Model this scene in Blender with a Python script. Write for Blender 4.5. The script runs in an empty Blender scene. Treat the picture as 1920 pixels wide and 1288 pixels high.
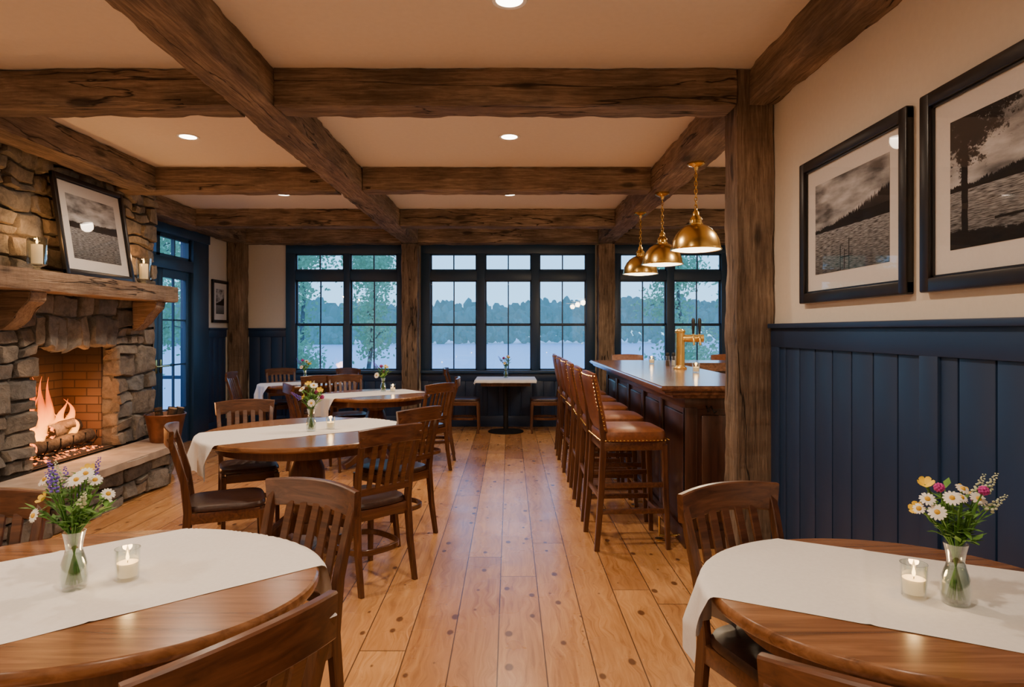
import bpy, bmesh, math, random
from mathutils import Vector, Matrix, Euler, noise
R = random.Random(7)
S = bpy.context.scene
LINK = S.collection.objects.link
pi = math.pi

# ------------------------------------------------------------------ materials
def nd(nt, t, ins=None, **props):
    n = nt.nodes.new(t)
    for k, v in props.items():
        setattr(n, k, v)
    for k, v in (ins or {}).items():
        s = n.inputs[k]
        if isinstance(v, bpy.types.NodeSocket):
            nt.links.new(v, s)
        else:
            s.default_value = v
    return n

def ma(nt, op, a, b=0.0, c=0.0):
    return nd(nt, 'ShaderNodeMath', {0: a, 1: b, 2: c}, operation=op).outputs[0]

def rgba(c):
    return (c[0], c[1], c[2], 1.0)

def ramp(nt, fac, stops):
    n = nd(nt, 'ShaderNodeValToRGB', {0: fac})
    els = n.color_ramp.elements
    while len(els) < len(stops):
        els.new(0.5)
    for e, (p, c) in zip(els, stops):
        e.position = p
        e.color = rgba(c)
    return n.outputs[0]

def mixc(nt, fac, a, b, bt='MIX'):
    n = nd(nt, 'ShaderNodeMix', data_type='RGBA', blend_type=bt)
    for idx, v in ((0, fac), (6, a), (7, b)):
        if isinstance(v, bpy.types.NodeSocket):
            nt.links.new(v, n.inputs[idx])
        else:
            n.inputs[idx].default_value = v if idx == 0 else rgba(v)
    return n.outputs[2]

def newmat(name):
    m = bpy.data.materials.new(name)
    m.use_nodes = True
    nt = m.node_tree
    return m, nt, nt.nodes['Principled BSDF'], nt.nodes['Material Output']

def objco(nt, scale=(1, 1, 1), rnd=0.0):
    tc = nd(nt, 'ShaderNodeTexCoord')
    v = tc.outputs['Object']
    if rnd:
        oi = nd(nt, 'ShaderNodeObjectInfo')
        off = nd(nt, 'ShaderNodeVectorMath', {0: v, 1: ma(nt, 'MULTIPLY', oi.outputs['Random'], rnd)}, operation='ADD')
        v = off.outputs[0]
    return nd(nt, 'ShaderNodeMapping', {'Vector': v, 'Scale': scale}).outputs[0]

def bump(nt, bs, h, strength=0.3, dist=0.01):
    b = nd(nt, 'ShaderNodeBump', {'Height': h, 'Strength': strength, 'Distance': dist})
    nt.links.new(b.outputs[0], bs.inputs['Normal'])

def simple(name, col, rough=0.5, metal=0.0, var=0.08, nscale=12, bst=0.1, bdist=0.002, coat=0.0, emis=None, est=0.0):
    m, nt, bs, out = newmat(name)
    v = objco(nt)
    n = nd(nt, 'ShaderNodeTexNoise', {'Vector': v, 'Scale': nscale, 'Detail': 5.0})
    lo = tuple(c * (1 - var) for c in col)
    hi = tuple(min(1, c * (1 + var)) for c in col)
    nt.links.new(ramp(nt, n.outputs[0], [(0.3, lo), (0.7, hi)]), bs.inputs['Base Color'])
    bs.inputs['Roughness'].default_value = rough
    bs.inputs['Metallic'].default_value = metal
    bs.inputs['Coat Weight'].default_value = coat
    if bst:
        bump(nt, bs, n.outputs[0], bst, bdist)
    if emis:
        bs.inputs['Emission Color'].default_value = rgba(emis)
        bs.inputs['Emission Strength'].default_value = est
    return m

def wood(name, cd, cm, cl, axis='X', sc=1.0, rough=0.4, bst=0.15, bdist=0.002, coat=0.0, stretch=14):
    m, nt, bs, out = newmat(name)
    s = [stretch * sc] * 3
    s['XYZ'.index(axis)] = 1.0 * sc
    v = objco(nt, s, 7.0)
    n = nd(nt, 'ShaderNodeTexNoise', {'Vector': v, 'Scale': 1.6, 'Detail': 8.0, 'Roughness': 0.6, 'Distortion': 0.8})
    col = ramp(nt, n.outputs[0], [(0.3, cd), (0.5, cm), (0.72, cl)])
    nt.links.new(col, bs.inputs['Base Color'])
    bs.inputs['Roughness'].default_value = rough
    bs.inputs['Coat Weight'].default_value = coat
    bs.inputs['Coat Roughness'].default_value = 0.25
    bump(nt, bs, n.outputs[0], bst, bdist)
    return m

def rough_timber(name, cd, cm, cl):
    # local X runs along the timber
    m, nt, bs, out = newmat(name)
    fine = nd(nt, 'ShaderNodeTexNoise', {'Vector': objco(nt, (2.2, 38, 38), 7.0), 'Scale': 1.5, 'Detail': 9.0, 'Roughness': 0.7, 'Distortion': 0.5})
    broad = nd(nt, 'ShaderNodeTexNoise', {'Vector': objco(nt, (1.3, 6, 6), 9.0), 'Scale': 1.3, 'Detail': 6.0, 'Roughness': 0.6, 'Distortion': 0.6})
    f = ma(nt, 'ADD', ma(nt, 'MULTIPLY', fine.outputs[0], 0.6), ma(nt, 'MULTIPLY', broad.outputs[0], 0.4))
    col = ramp(nt, f, [(0.36, cd), (0.5, cm), (0.63, cl)])
    # long drying cracks
    cr = nd(nt, 'ShaderNodeTexNoise', {'Vector': objco(nt, (0.55, 7, 7), 13.0), 'Scale': 1.0, 'Detail': 4.0, 'Roughness': 0.45, 'Distortion': 0.3})
    d = ma(nt, 'ABSOLUTE', ma(nt, 'SUBTRACT', cr.outputs[0], 0.5))
    ck = nd(nt, 'ShaderNodeMapRange', {'Value': d, 1: 0.0, 2: 0.010, 3: 0.0, 4: 1.0}).outputs[0]
    gate = nd(nt, 'ShaderNodeTexNoise', {'Vector': objco(nt, (1.2, 3, 3), 5.0), 'Scale': 1.0, 'Detail': 2.0})
    ck = ma(nt, 'MAXIMUM', ck, ma(nt, 'LESS_THAN', gate.outputs[0], 0.48))
    col = mixc(nt, ck, tuple(c * 0.16 for c in cd), col)
    # knots
    vo = nd(nt, 'ShaderNodeTexVoronoi', {'Vector': objco(nt, (1.6, 5, 5), 6.0), 'Scale': 1.0})
    kn = nd(nt, 'ShaderNodeMapRange', {'Value': vo.outputs['Distance'], 1: 0.10, 2: 0.17, 3: 0.8, 4: 0.0}).outputs[0]
    col = mixc(nt, kn, col, tuple(c * 0.3 for c in cd))
    # adze marks across the grain
    ad = nd(nt, 'ShaderNodeTexNoise', {'Vector': objco(nt, (13, 3.5, 3.5), 3.0), 'Scale': 1.0, 'Detail': 2.0})
    st = nd(nt, 'ShaderNodeTexNoise', {'Vector': objco(nt, (1, 1, 1), 3.0), 'Scale': 2.2, 'Detail': 5.0})
    col = mixc(nt, 0.65, col, ramp(nt, st.outputs[0], [(0.35, (0.46, 0.46, 0.47)), (0.65, (1.15, 1.1, 1.05))]), 'MULTIPLY')
    nt.links.new(col, bs.inputs['Base Color'])
    bs.inputs['Roughness'].default_value = 0.82
    h = ma(nt, 'ADD', ma(nt, 'MULTIPLY', fine.outputs[0], 0.6), ma(nt, 'MULTIPLY', ad.outputs[0], 1.1))
    h = ma(nt, 'ADD', h, ma(nt, 'MULTIPLY', ck, 0.6))
    bump(nt, bs, h, 0.9, 0.02)
    return m

def emit(name, col, st):
    m, nt, bs, out = newmat(name)
    e = nd(nt, 'ShaderNodeEmission', {'Color': rgba(col), 'Strength': st})
    nt.links.new(e.outputs[0], out.inputs[0])
    return m

def thin_glass(name, tint=(0.95, 0.97, 0.97), refl=0.6, rough=0.02, base=0.03):
    m, nt, bs, out = newmat(name)
    t = nd(nt, 'ShaderNodeBsdfTransparent', {'Color': rgba(tint)})
    g = nd(nt, 'ShaderNodeBsdfGlossy', {'Color': (1, 1, 1, 1), 'Roughness': rough})
    lw = nd(nt, 'ShaderNodeLayerWeight', {'Blend': 0.35})
    f = ma(nt, 'ADD', ma(nt, 'MULTIPLY', lw.outputs['Facing'], refl), base)
    mx = nd(nt, 'ShaderNodeMixShader', {0: f, 1: t.outputs[0], 2: g.outputs[0]})
    nt.links.new(mx.outputs[0], out.inputs[0])
    return m

M = {}
M['beam'] = rough_timber('rough_beam_wood', (0.085, 0.057, 0.038), (0.225, 0.158, 0.107), (0.42, 0.315, 0.222))
M['mantel'] = rough_timber('mantel_wood', (0.14, 0.09, 0.058), (0.30, 0.205, 0.135), (0.45, 0.33, 0.225))
M['chair'] = wood('chair_wood', (0.038, 0.013, 0.006), (0.088, 0.031, 0.012), (0.15, 0.058, 0.024), 'Z', 2.0, 0.3, 0.05, 0.001, coat=0.35)
M['chairx'] = wood('chair_wood_rail', (0.043, 0.014, 0.006), (0.10, 0.036, 0.014), (0.165, 0.064, 0.027), 'X', 2.0, 0.3, 0.05, 0.001, coat=0.35)
M['table'] = wood('table_wood', (0.12, 0.047, 0.017), (0.235, 0.10, 0.038), (0.34, 0.16, 0.068), 'X', 1.5, 0.26, 0.05, 0.001, coat=0.4)
M['pedestal'] = wood('pedestal_wood', (0.06, 0.022, 0.01), (0.12, 0.045, 0.018), (0.18, 0.07, 0.03), 'Z', 1.5, 0.4, 0.05, 0.001, coat=0.2)
M['bar'] = wood('mahogany', (0.022, 0.008, 0.006), (0.050, 0.018, 0.011), (0.082, 0.031, 0.019), 'Z', 1.5, 0.3, 0.05, 0.001, coat=0.4)
M['bartop'] = wood('bar_top_wood', (0.10, 0.04, 0.019), (0.19, 0.082, 0.04), (0.28, 0.13, 0.065), 'Y', 1.2, 0.16, 0.03, 0.001, coat=0.8)
M['navy'] = simple('navy_paint', (0.012, 0.034, 0.092), 0.42, 0, 0.05, 6, 0.03)
M['navyw'] = simple('navy_window_paint', (0.017, 0.052, 0.115), 0.4, 0, 0.06, 6, 0.02)
M['wall'] = simple('cream_plaster', (0.75, 0.70, 0.61), 0.85, 0, 0.02, 40, 0.06)
M['ceil'] = simple('ceiling_paint', (0.82, 0.75, 0.68), 0.9, 0, 0.02, 30, 0.05)
M['leather'] = simple('dark_leather', (0.045, 0.02, 0.013), 0.34, 0, 0.3, 60, 0.25)
M['cognac'] = simple('cognac_leather', (0.22, 0.074, 0.028), 0.36, 0, 0.25, 40, 0.2)
M['cloth'] = simple('linen', (0.80, 0.78, 0.75), 0.9, 0, 0.03, 90, 0.15)
M['brass'] = simple('aged_brass', (0.78, 0.53, 0.17), 0.26, 1.0, 0.12, 8, 0.03)
M['black'] = simple('black_paint', (0.012, 0.011, 0.012), 0.35, 0, 0.2, 20, 0.05)
M['iron'] = simple('wrought_iron', (0.02, 0.018, 0.017), 0.55, 0.6, 0.2, 20, 0.1)
M['mat'] = simple('picture_mat', (0.76, 0.75, 0.74), 0.9, 0, 0.02, 80, 0.05)
M['wax'] = simple('wax', (0.85, 0.74, 0.58), 0.5, 0, 0.03, 10, 0.03, emis=(1.0, 0.55, 0.22), est=0.4)  # faint emission painted in for candlelight glowing through the wax
M['flame'] = emit('candle_flame', (1.0, 0.55, 0.16), 14.0)
M['lens'] = emit('lamp_lens', (1.0, 0.86, 0.68), 14.0)
M['diff'] = emit('pendant_diffuser', (1.0, 0.80, 0.52), 8.0)
M['white'] = simple('white_enamel', (0.8, 0.76, 0.7), 0.5, 0, 0.02, 10, 0.0)
M['glass'] = thin_glass('clear_glass', (0.90, 0.94, 0.93), 0.75, base=0.06)
M['pane'] = thin_glass('window_glass', (0.92, 0.97, 1.0), 0.08)
M['pglass'] = thin_glass('picture_glass', (1, 1, 1), 0.05, base=0.02)
M['stem'] = simple('stem_green', (0.08, 0.22, 0.03), 0.6, 0, 0.3, 30, 0.0)
M['leaf'] = simple('leaf_green', (0.14, 0.32, 0.055), 0.6, 0, 0.3, 30, 0.0)
M['petal_w'] = simple('white_petal', (0.88, 0.87, 0.80), 0.6, 0, 0.05, 30, 0.0)
M['petal_g'] = simple('pale_green_floret', (0.62, 0.68, 0.46), 0.6, 0, 0.25, 60, 0.0)
M['petal_y'] = simple('yellow_petal', (0.90, 0.62, 0.02), 0.6, 0, 0.1, 30, 0.0)
M['petal_p'] = simple('purple_petal', (0.17, 0.10, 0.58), 0.6, 0, 0.3, 90, 0.0)
M['petal_m'] = simple('magenta_petal', (0.50, 0.04, 0.28), 0.6, 0, 0.3, 90, 0.0)
M['disk'] = simple('flower_disk', (0.78, 0.45, 0.03), 0.8, 0, 0.2, 200, 0.0)
M['copper'] = simple('dark_copper', (0.16, 0.075, 0.045), 0.45, 0.7, 0.3, 14, 0.1)
M['bark'] = simple('log_bark', (0.05, 0.034, 0.024), 0.95, 0, 0.5, 40, 0.8, 0.01)
M['logend'] = simple('log_end', (0.32, 0.2, 0.1), 0.9, 0, 0.3, 40, 0.1)
M['slab'] = simple('hearth_slab_stone', (0.34, 0.28, 0.23), 0.8, 0, 0.25, 7, 0.35, 0.01)
M['mortar'] = simple('mortar', (0.085, 0.075, 0.062), 0.95, 0, 0.3, 25, 0.5, 0.01)

def mk_stone():
    m, nt, bs, out = newmat('field_stone')
    g = nd(nt, 'ShaderNodeNewGeometry')
    v = objco(nt)
    c1 = ramp(nt, g.outputs['Random Per Island'], [(0.0, (0.17, 0.15, 0.135)), (0.25, (0.35, 0.31, 0.26)), (0.5, (0.25, 0.245, 0.24)), (0.75, (0.40, 0.34, 0.275)), (1.0, (0.24, 0.185, 0.14))])
    n = nd(nt, 'ShaderNodeTexNoise', {'Vector': v, 'Scale': 7.0, 'Detail': 10.0, 'Roughness': 0.75, 'Distortion': 0.5})
    c2 = ramp(nt, n.outputs[0], [(0.3, (0.28, 0.28, 0.29)), (0.5, (0.85, 0.84, 0.82)), (0.7, (1.4, 1.34, 1.25))])
    nt.links.new(mixc(nt, 0.95, c1, c2, 'MULTIPLY'), bs.inputs['Base Color'])
    bs.inputs['Roughness'].default_value = 0.88
    n2 = nd(nt, 'ShaderNodeTexNoise', {'Vector': v, 'Scale': 24.0, 'Detail': 8.0, 'Roughness': 0.75})
    n3 = nd(nt, 'ShaderNodeTexVoronoi', {'Vector': v, 'Scale': 11.0}, feature='F1')
    h = ma(nt, 'ADD', n.outputs[0], ma(nt, 'MULTIPLY', n2.outputs[0], 0.7))
    h = ma(nt, 'ADD', h, ma(nt, 'MULTIPLY', n3.outputs['Distance'], 0.6))
    bump(nt, bs, h, 1.0, 0.045)
    return m
M['stone'] = mk_stone()

def mk_brick():
    m, nt, bs, out = newmat('fire_brick')
    tc = nd(nt, 'ShaderNodeTexCoord')
    sp = nd(nt, 'ShaderNodeSeparateXYZ', {0: tc.outputs['Object']})
    cb = nd(nt, 'ShaderNodeCombineXYZ', {0: ma(nt, 'ADD', sp.outputs[0], sp.outputs[1]), 1: sp.outputs[2]})
    b = nd(nt, 'ShaderNodeTexBrick', {'Vector': cb.outputs[0], 'Color1': (0.24, 0.135, 0.075, 1), 'Color2': (0.15, 0.085, 0.048, 1), 'Mortar': (0.07, 0.043, 0.028, 1), 'Scale': 1.0, 'Mortar Size': 0.006, 'Brick Width': 0.22, 'Row Height': 0.075})
    # brick colour darkens towards the top of the firebox
    upper_dark = nd(nt, 'ShaderNodeMapRange', {'Value': sp.outputs[2], 1: 0.62, 2: 1.2, 3: 0.0, 4: 0.9}).outputs[0]
    nt.links.new(mixc(nt, upper_dark, b.outputs[0], (0.02, 0.014, 0.011)), bs.inputs['Base Color'])
    bs.inputs['Roughness'].default_value = 0.9
    bump(nt, bs, ma(nt, 'SUBTRACT', 1.0, b.outputs['Fac']), 0.4, 0.004)
    return m
M['brick'] = mk_brick()

def mk_floor():
    m, nt, bs, out = newmat('pine_floorboards')
    tc = nd(nt, 'ShaderNodeTexCoord')
    sp = nd(nt, 'ShaderNodeSeparateXYZ', {0: tc.outputs['Object']})
    W = 0.205
    L = 3.4
    xs = ma(nt, 'DIVIDE', ma(nt, 'ADD', sp.outputs[0], 0.05), W)
    xi = ma(nt, 'FLOOR', xs)
    xf = ma(nt, 'SUBTRACT', xs, xi)
    wn = nd(nt, 'ShaderNodeTexWhiteNoise', {'W': xi}, noise_dimensions='1D')
    ys = ma(nt, 'ADD', ma(nt, 'DIVIDE', sp.outputs[1], L), ma(nt, 'MULTIPLY', wn.outputs['Value'], 5.0))
    yi = ma(nt, 'FLOOR', ys)
    yf = ma(nt, 'SUBTRACT', ys, yi)
    pid = nd(nt, 'ShaderNodeCombineXYZ', {0: xi, 1: yi})
    pr = nd(nt, 'ShaderNodeTexWhiteNoise', {'Vector': pid.outputs[0]}, noise_dimensions='2D')
    rv = pr.outputs['Value']
    # knots first, so the grain can bend around them
    kv = nd(nt, 'ShaderNodeCombineXYZ', {0: ma(nt, 'MULTIPLY', sp.outputs[0], 7.5), 1: ma(nt, 'ADD', ma(nt, 'MULTIPLY', sp.outputs[1], 4.6), ma(nt, 'MULTIPLY', rv, 9.0))})
    vo = nd(nt, 'ShaderNodeTexVoronoi', {'Vector': kv.outputs[0], 'Scale': 1.0, 'Randomness': 1.0}, voronoi_dimensions='2D')
    vs = nd(nt, 'ShaderNodeSeparateXYZ', {0: vo.outputs['Color']})
    rad = ma(nt, 'SUBTRACT', ma(nt, 'MULTIPLY', vs.outputs[0], 0.26), 0.13)
    bend = nd(nt, 'ShaderNodeMapRange', {'Value': vo.outputs['Distance'], 1: 0.0, 2: 0.45, 3: 0.5, 4: 0.0}).outputs[0]
    gv = nd(nt, 'ShaderNodeCombineXYZ', {0: ma(nt, 'ADD', ma(nt, 'MULTIPLY', sp.outputs[0], 16.0), bend), 1: ma(nt, 'MULTIPLY', sp.outputs[1], 1.1), 2: ma(nt, 'MULTIPLY', rv, 40.0)})
    n = nd(nt, 'ShaderNodeTexNoise', {'Vector': gv.outputs[0], 'Scale': 1.8, 'Detail': 8.0, 'Roughness': 0.65, 'Distortion': 1.4})
    col = ramp(nt, n.outputs[0], [(0.28, (0.30, 0.125, 0.042)), (0.45, (0.48, 0.235, 0.082)), (0.55, (0.54, 0.275, 0.104)), (0.75, (0.66, 0.38, 0.165))])
    tint = ramp(nt, rv, [(0.0, (0.72, 0.62, 0.53)), (0.5, (1.0, 0.95, 0.91)), (1.0, (1.18, 1.17, 1.12))])
    col = mixc(nt, 1.0, col, tint, 'MULTIPLY')
    kd = nd(nt, 'ShaderNodeMapRange', {'Value': ma(nt, 'SUBTRACT', vo.outputs['Distance'], rad), 1: -0.02, 2: 0.035, 3: 0.85, 4: 0.0})
    col = mixc(nt, kd.outputs[0], col, (0.09, 0.032, 0.013))
    ex = ma(nt, 'ABSOLUTE', ma(nt, 'SUBTRACT', xf, 0.5))
    ey = ma(nt, 'ABSOLUTE', ma(nt, 'SUBTRACT', yf, 0.5))
    gap = ma(nt, 'MAXIMUM', ma(nt, 'GREATER_THAN', ex, 0.486), ma(nt, 'GREATER_THAN', ey, 0.4991))
    col = mixc(nt, ma(nt, 'MULTIPLY', gap, 0.85), col, (0.05, 0.02, 0.01))
    nt.links.new(col, bs.inputs['Base Color'])
    n5 = nd(nt, 'ShaderNodeTexNoise', {'Vector': tc.outputs['Object'], 'Scale': 2.5, 'Detail': 4.0})
    nt.links.new(ma(nt, 'ADD', 0.16, ma(nt, 'MULTIPLY', n5.outputs[0], 0.24)), bs.inputs['Roughness'])
    bs.inputs['Coat Weight'].default_value = 0.25
    bs.inputs['Coat Roughness'].default_value = 0.22
    bump(nt, bs, ma(nt, 'SUBTRACT', ma(nt, 'MULTIPLY', n.outputs[0], 0.25), gap), 0.35, 0.003)
    return m
M['floor'] = mk_floor()

def mk_print(name, hz, slope, seed, tree=False, marks=(), band=0.0):
    m, nt, bs, out = newmat(name)
    tc = nd(nt, 'ShaderNodeTexCoord')
    sp = nd(nt, 'ShaderNodeSeparateXYZ', {0: tc.outputs['Generated']})
    x, z = sp.outputs[0], sp.outputs[2]
    cv = nd(nt, 'ShaderNodeCombineXYZ', {0: ma(nt, 'MULTIPLY', x, 1.3), 1: seed, 2: ma(nt, 'MULTIPLY', z, 3.0)})
    cl = nd(nt, 'ShaderNodeTexNoise', {'Vector': cv.outputs[0], 'Scale': 2.4, 'Detail': 8.0})
    sky = ramp(nt, cl.outputs[0], [(0.34, (0.09, 0.092, 0.10)), (0.64, (0.62, 0.64, 0.67))])
    wv = nd(nt, 'ShaderNodeCombineXYZ', {0: ma(nt, 'MULTIPLY', x, 16.0), 1: seed, 2: ma(nt, 'MULTIPLY', z, 130.0)})
    wn = nd(nt, 'ShaderNodeTexNoise', {'Vector': wv.outputs[0], 'Scale': 1.0, 'Detail': 4.0})
    wat = ramp(nt, wn.outputs[0], [(0.36, (0.025, 0.026, 0.03)), (0.64, (0.34, 0.355, 0.375))])
    wsh = nd(nt, 'ShaderNodeMapRange', {'Value': z, 1: 0.0, 2: hz, 3: 0.5, 4: 1.3}).outputs[0]
    wat = mixc(nt, 1.0, wat, nd(nt, 'ShaderNodeCombineXYZ', {0: wsh, 1: wsh, 2: wsh}).outputs[0], 'MULTIPLY')
    tv = nd(nt, 'ShaderNodeCombineXYZ', {0: ma(nt, 'MULTIPLY', x, 9.0), 1: seed})
    tn = nd(nt, 'ShaderNodeTexNoise', {'Vector': tv.outputs[0], 'Scale': 1.0, 'Detail': 2.0, 'Roughness': 0.5})
    tv2 = nd(nt, 'ShaderNodeCombineXYZ', {0: ma(nt, 'MULTIPLY', x, 70.0), 1: seed})
    tn2 = nd(nt, 'ShaderNodeTexNoise', {'Vector': tv2.outputs[0], 'Scale': 1.0, 'Detail': 3.0, 'Roughness': 0.8})
    amp = ma(nt, 'ADD', .03, ma(nt, 'MULTIPLY', ma(nt, 'MULTIPLY', x, x), slope * .45))
    line = ma(nt, 'ADD', ma(nt, 'ADD', ma(nt, 'MULTIPLY', tn.outputs[0], 0.07), hz + band), ma(nt, 'MULTIPLY', ma(nt, 'POWER', x, 1.6), slope))
    line = ma(nt, 'ADD', line, ma(nt, 'MULTIPLY', ma(nt, 'SUBTRACT', tn2.outputs[0], 0.5), ma(nt, 'MULTIPLY', amp, 3.0)))
    col = mixc(nt, ma(nt, 'LESS_THAN', z, line), sky, (0.008, 0.008, 0.009))
    col = mixc(nt, ma(nt, 'LESS_THAN', z, hz), col, wat)
    dk = None
    def rect(x0, x1, z0, z1):
        a = ma(nt, 'COMPARE', x, (x0 + x1) / 2, (x1 - x0) / 2)
        b = ma(nt, 'COMPARE', z, (z0 + z1) / 2, (z1 - z0) / 2)
        return ma(nt, 'MULTIPLY', a, b)
    for r in marks:
        q = rect(*r)
        dk = q if dk is None else ma(nt, 'MAXIMUM', dk, q)
    if tree:
        fv = nd(nt, 'ShaderNodeCombineXYZ', {0: x, 1: seed, 2: z})
        fn = nd(nt, 'ShaderNodeTexNoise', {'Vector': fv.outputs[0], 'Scale': 9.0, 'Detail': 10.0, 'Roughness': 0.85})
        th = ma(nt, 'ADD', ma(nt, 'MULTIPLY', ma(nt, 'ABSOLUTE', ma(nt, 'SUBTRACT', x, 0.12)), 0.5), ma(nt, 'MULTIPLY', ma(nt, 'SUBTRACT', 1.0, z), 0.42))
        fol = ma(nt, 'GREATER_THAN', fn.outputs[0], ma(nt, 'ADD', 0.33, th))
        trunk = ma(nt, 'LESS_THAN', ma(nt, 'ABSOLUTE', ma(nt, 'SUBTRACT', ma(nt, 'ADD', x, ma(nt, 'MULTIPLY', cl.outputs[0], 0.03)), 0.12)), 0.022)
        gr = ma(nt, 'LESS_THAN', z, ma(nt, 'ADD', 0.0, ma(nt, 'MULTIPLY', fn.outputs[0], ma(nt, 'SUBTRACT', 0.32, ma(nt, 'MULTIPLY', x, 0.28)))))
        q = ma(nt, 'MAXIMUM', ma(nt, 'MAXIMUM', fol, trunk), gr)
        dk = q if dk is None else ma(nt, 'MAXIMUM', dk, q)
    if dk is not None:
        col = mixc(nt, dk, col, (0.008, 0.008, 0.009))
    nt.links.new(col, bs.inputs['Base Color'])
    bs.inputs['Roughness'].default_value = 0.6
    bs.inputs['Specular IOR Level'].default_value = 0.2
    return m

# ------------------------------------------------------------------ mesh helpers
def box(bm, c, s, rot=None, bev=0.0, seg=2):
    mt = Matrix.Translation(Vector(c))
    if rot is not None:
        mt = mt @ Euler(rot).to_matrix().to_4x4()
    mt = mt @ Matrix.Diagonal((s[0], s[1], s[2], 1))
    r = bmesh.ops.create_cube(bm, size=1.0, matrix=mt)
    if bev > 0:
        ed = list({e for v in r['verts'] for e in v.link_edges})
        bmesh.ops.bevel(bm, geom=ed, offset=bev, segments=seg, affect='EDGES', profile=0.5)

def bx(bm, x0, x1, y0, y1, z0, z1, bev=0.0):
    box(bm, ((x0 + x1) / 2, (y0 + y1) / 2, (z0 + z1) / 2), (abs(x1 - x0), abs(y1 - y0), abs(z1 - z0)), None, bev)

def rsec(w, h, b=0.25):
    a, c = w / 2, h / 2
    k = min(a, c) * b
    return [(-a + k, -c), (a - k, -c), (a, -c + k), (a, c - k), (a - k, c), (-a + k, c), (-a, c - k), (-a, -c + k)]

def csec(r, n=8):
    return [(r * math.cos(2 * pi * i / n), r * math.sin(2 * pi * i / n)) for i in range(n)]

def sweep(bm, pts, secs, ref=(0, 0, 1), closed=False):
    pts = [Vector(p) for p in pts]
    n = len(pts)
    if not isinstance(secs[0], list):
        secs = [secs] * n
    ref = Vector(ref)
    rings = []
    for i, p in enumerate(pts):
        if closed:
            t = pts[(i + 1) % n] - pts[i - 1]
        else:
            t = pts[min(i + 1, n - 1)] - pts[max(i - 1, 0)]
        t.normalize()
        s = t.cross(ref)
        if s.length < 1e-4:
            s = t.cross(Vector((1, 0, 0)))
        s.normalize()
        u = s.cross(t).normalized()
        rings.append([bm.verts.new(p + s * a + u * b) for a, b in secs[i]])
    m = len(rings[0])
    for i in range(n if closed else n - 1):
        A, B = rings[i], rings[(i + 1) % n]
        for j in range(m):
            bm.faces.new((A[j], A[(j + 1) % m], B[(j + 1) % m], B[j]))
    if not closed:
        bm.faces.new(rings[0][::-1])
        bm.faces.new(rings[-1])

def lathe(bm, prof, seg=32, c=(0, 0, 0), sx=1.0, sy=1.0, cap=True):
    rings = []
    for r, z in prof:
        rings.append([bm.verts.new((c[0] + sx * r * math.cos(2 * pi * i / seg), c[1] + sy * r * math.sin(2 * pi * i / seg), c[2] + z)) for i in range(seg)])
    for A, B in zip(rings[:-1], rings[1:]):
        for j in range(seg):
            bm.faces.new((A[j], A[(j + 1) % seg], B[(j + 1) % seg], B[j]))
    if cap:
        bm.faces.new(rings[0][::-1])
        bm.faces.new(rings[-1])

def sph(bm, c, r, sub=1, sc=(1, 1, 1)):
    return bmesh.ops.create_icosphere(bm, subdivisions=sub, radius=r, matrix=Matrix.Translation(Vector(c)) @ Matrix.Diagonal((sc[0], sc[1], sc[2], 1)))

def done(bm, name, mat, ang=35, recalc=True):
    if recalc:
        bmesh.ops.recalc_face_normals(bm, faces=bm.faces)
    me = bpy.data.meshes.new(name)
    bm.to_mesh(me)
    bm.free()
    for m in (mat if isinstance(mat, list) else [mat]):
        me.materials.append(m)
    me.shade_smooth()
    me.set_sharp_from_angle(angle=math.radians(ang))
    return me

def MB(fn, name, mat, ang=35, recalc=True):
    bm = bmesh.new()
    fn(bm)
    return done(bm, name, mat, ang, recalc)

def meta(o, label, category, group=None, kind=None):
    if label: o['label'] = label
    if category: o['category'] = category
    if group: o['group'] = group
    if kind: o['kind'] = kind

def obj(name, me, loc=(0, 0, 0), rot=(0, 0, 0), label=None, category=None, group=None, kind=None, parent=None):
    o = bpy.data.objects.new(name, me)
    LINK(o)
    o.location = loc
    o.rotation_euler = rot
    if name == 'nailhead_trim': kind = 'stuff'
    meta(o, label, category, group, kind)
    if parent: o.parent = parent
    return o

def inst(name, parts, loc, rot=(0, 0, 0), label=None, category=None, group=None, scale=(1, 1, 1)):
    if not isinstance(rot, (tuple, list)): rot = (0, 0, rot)
    root = obj(name, None, loc, rot, label, category, group)
    root.empty_display_size = 0.1
    root.scale = scale
    def add(ps, par):
        for p in ps:
            o = obj(p[0], p[1], parent=par)
            if len(p) > 2 and p[2]: add(p[2], o)
    add(parts, root)
    return root

def light(kind, loc, energy, col, parent=None, size=0.05, name='lamp_glow', **kw):
    l = bpy.data.lights.new(name, kind)
    l.energy = energy
    l.color = col
    if kind in ('POINT', 'SPOT'): l.shadow_soft_size = size
    for k, v in kw.items(): setattr(l, k, v)
    o = bpy.data.objects.new(name, l)
    LINK(o)
    o.location = loc
    if parent: o.parent = parent
    return o

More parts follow.
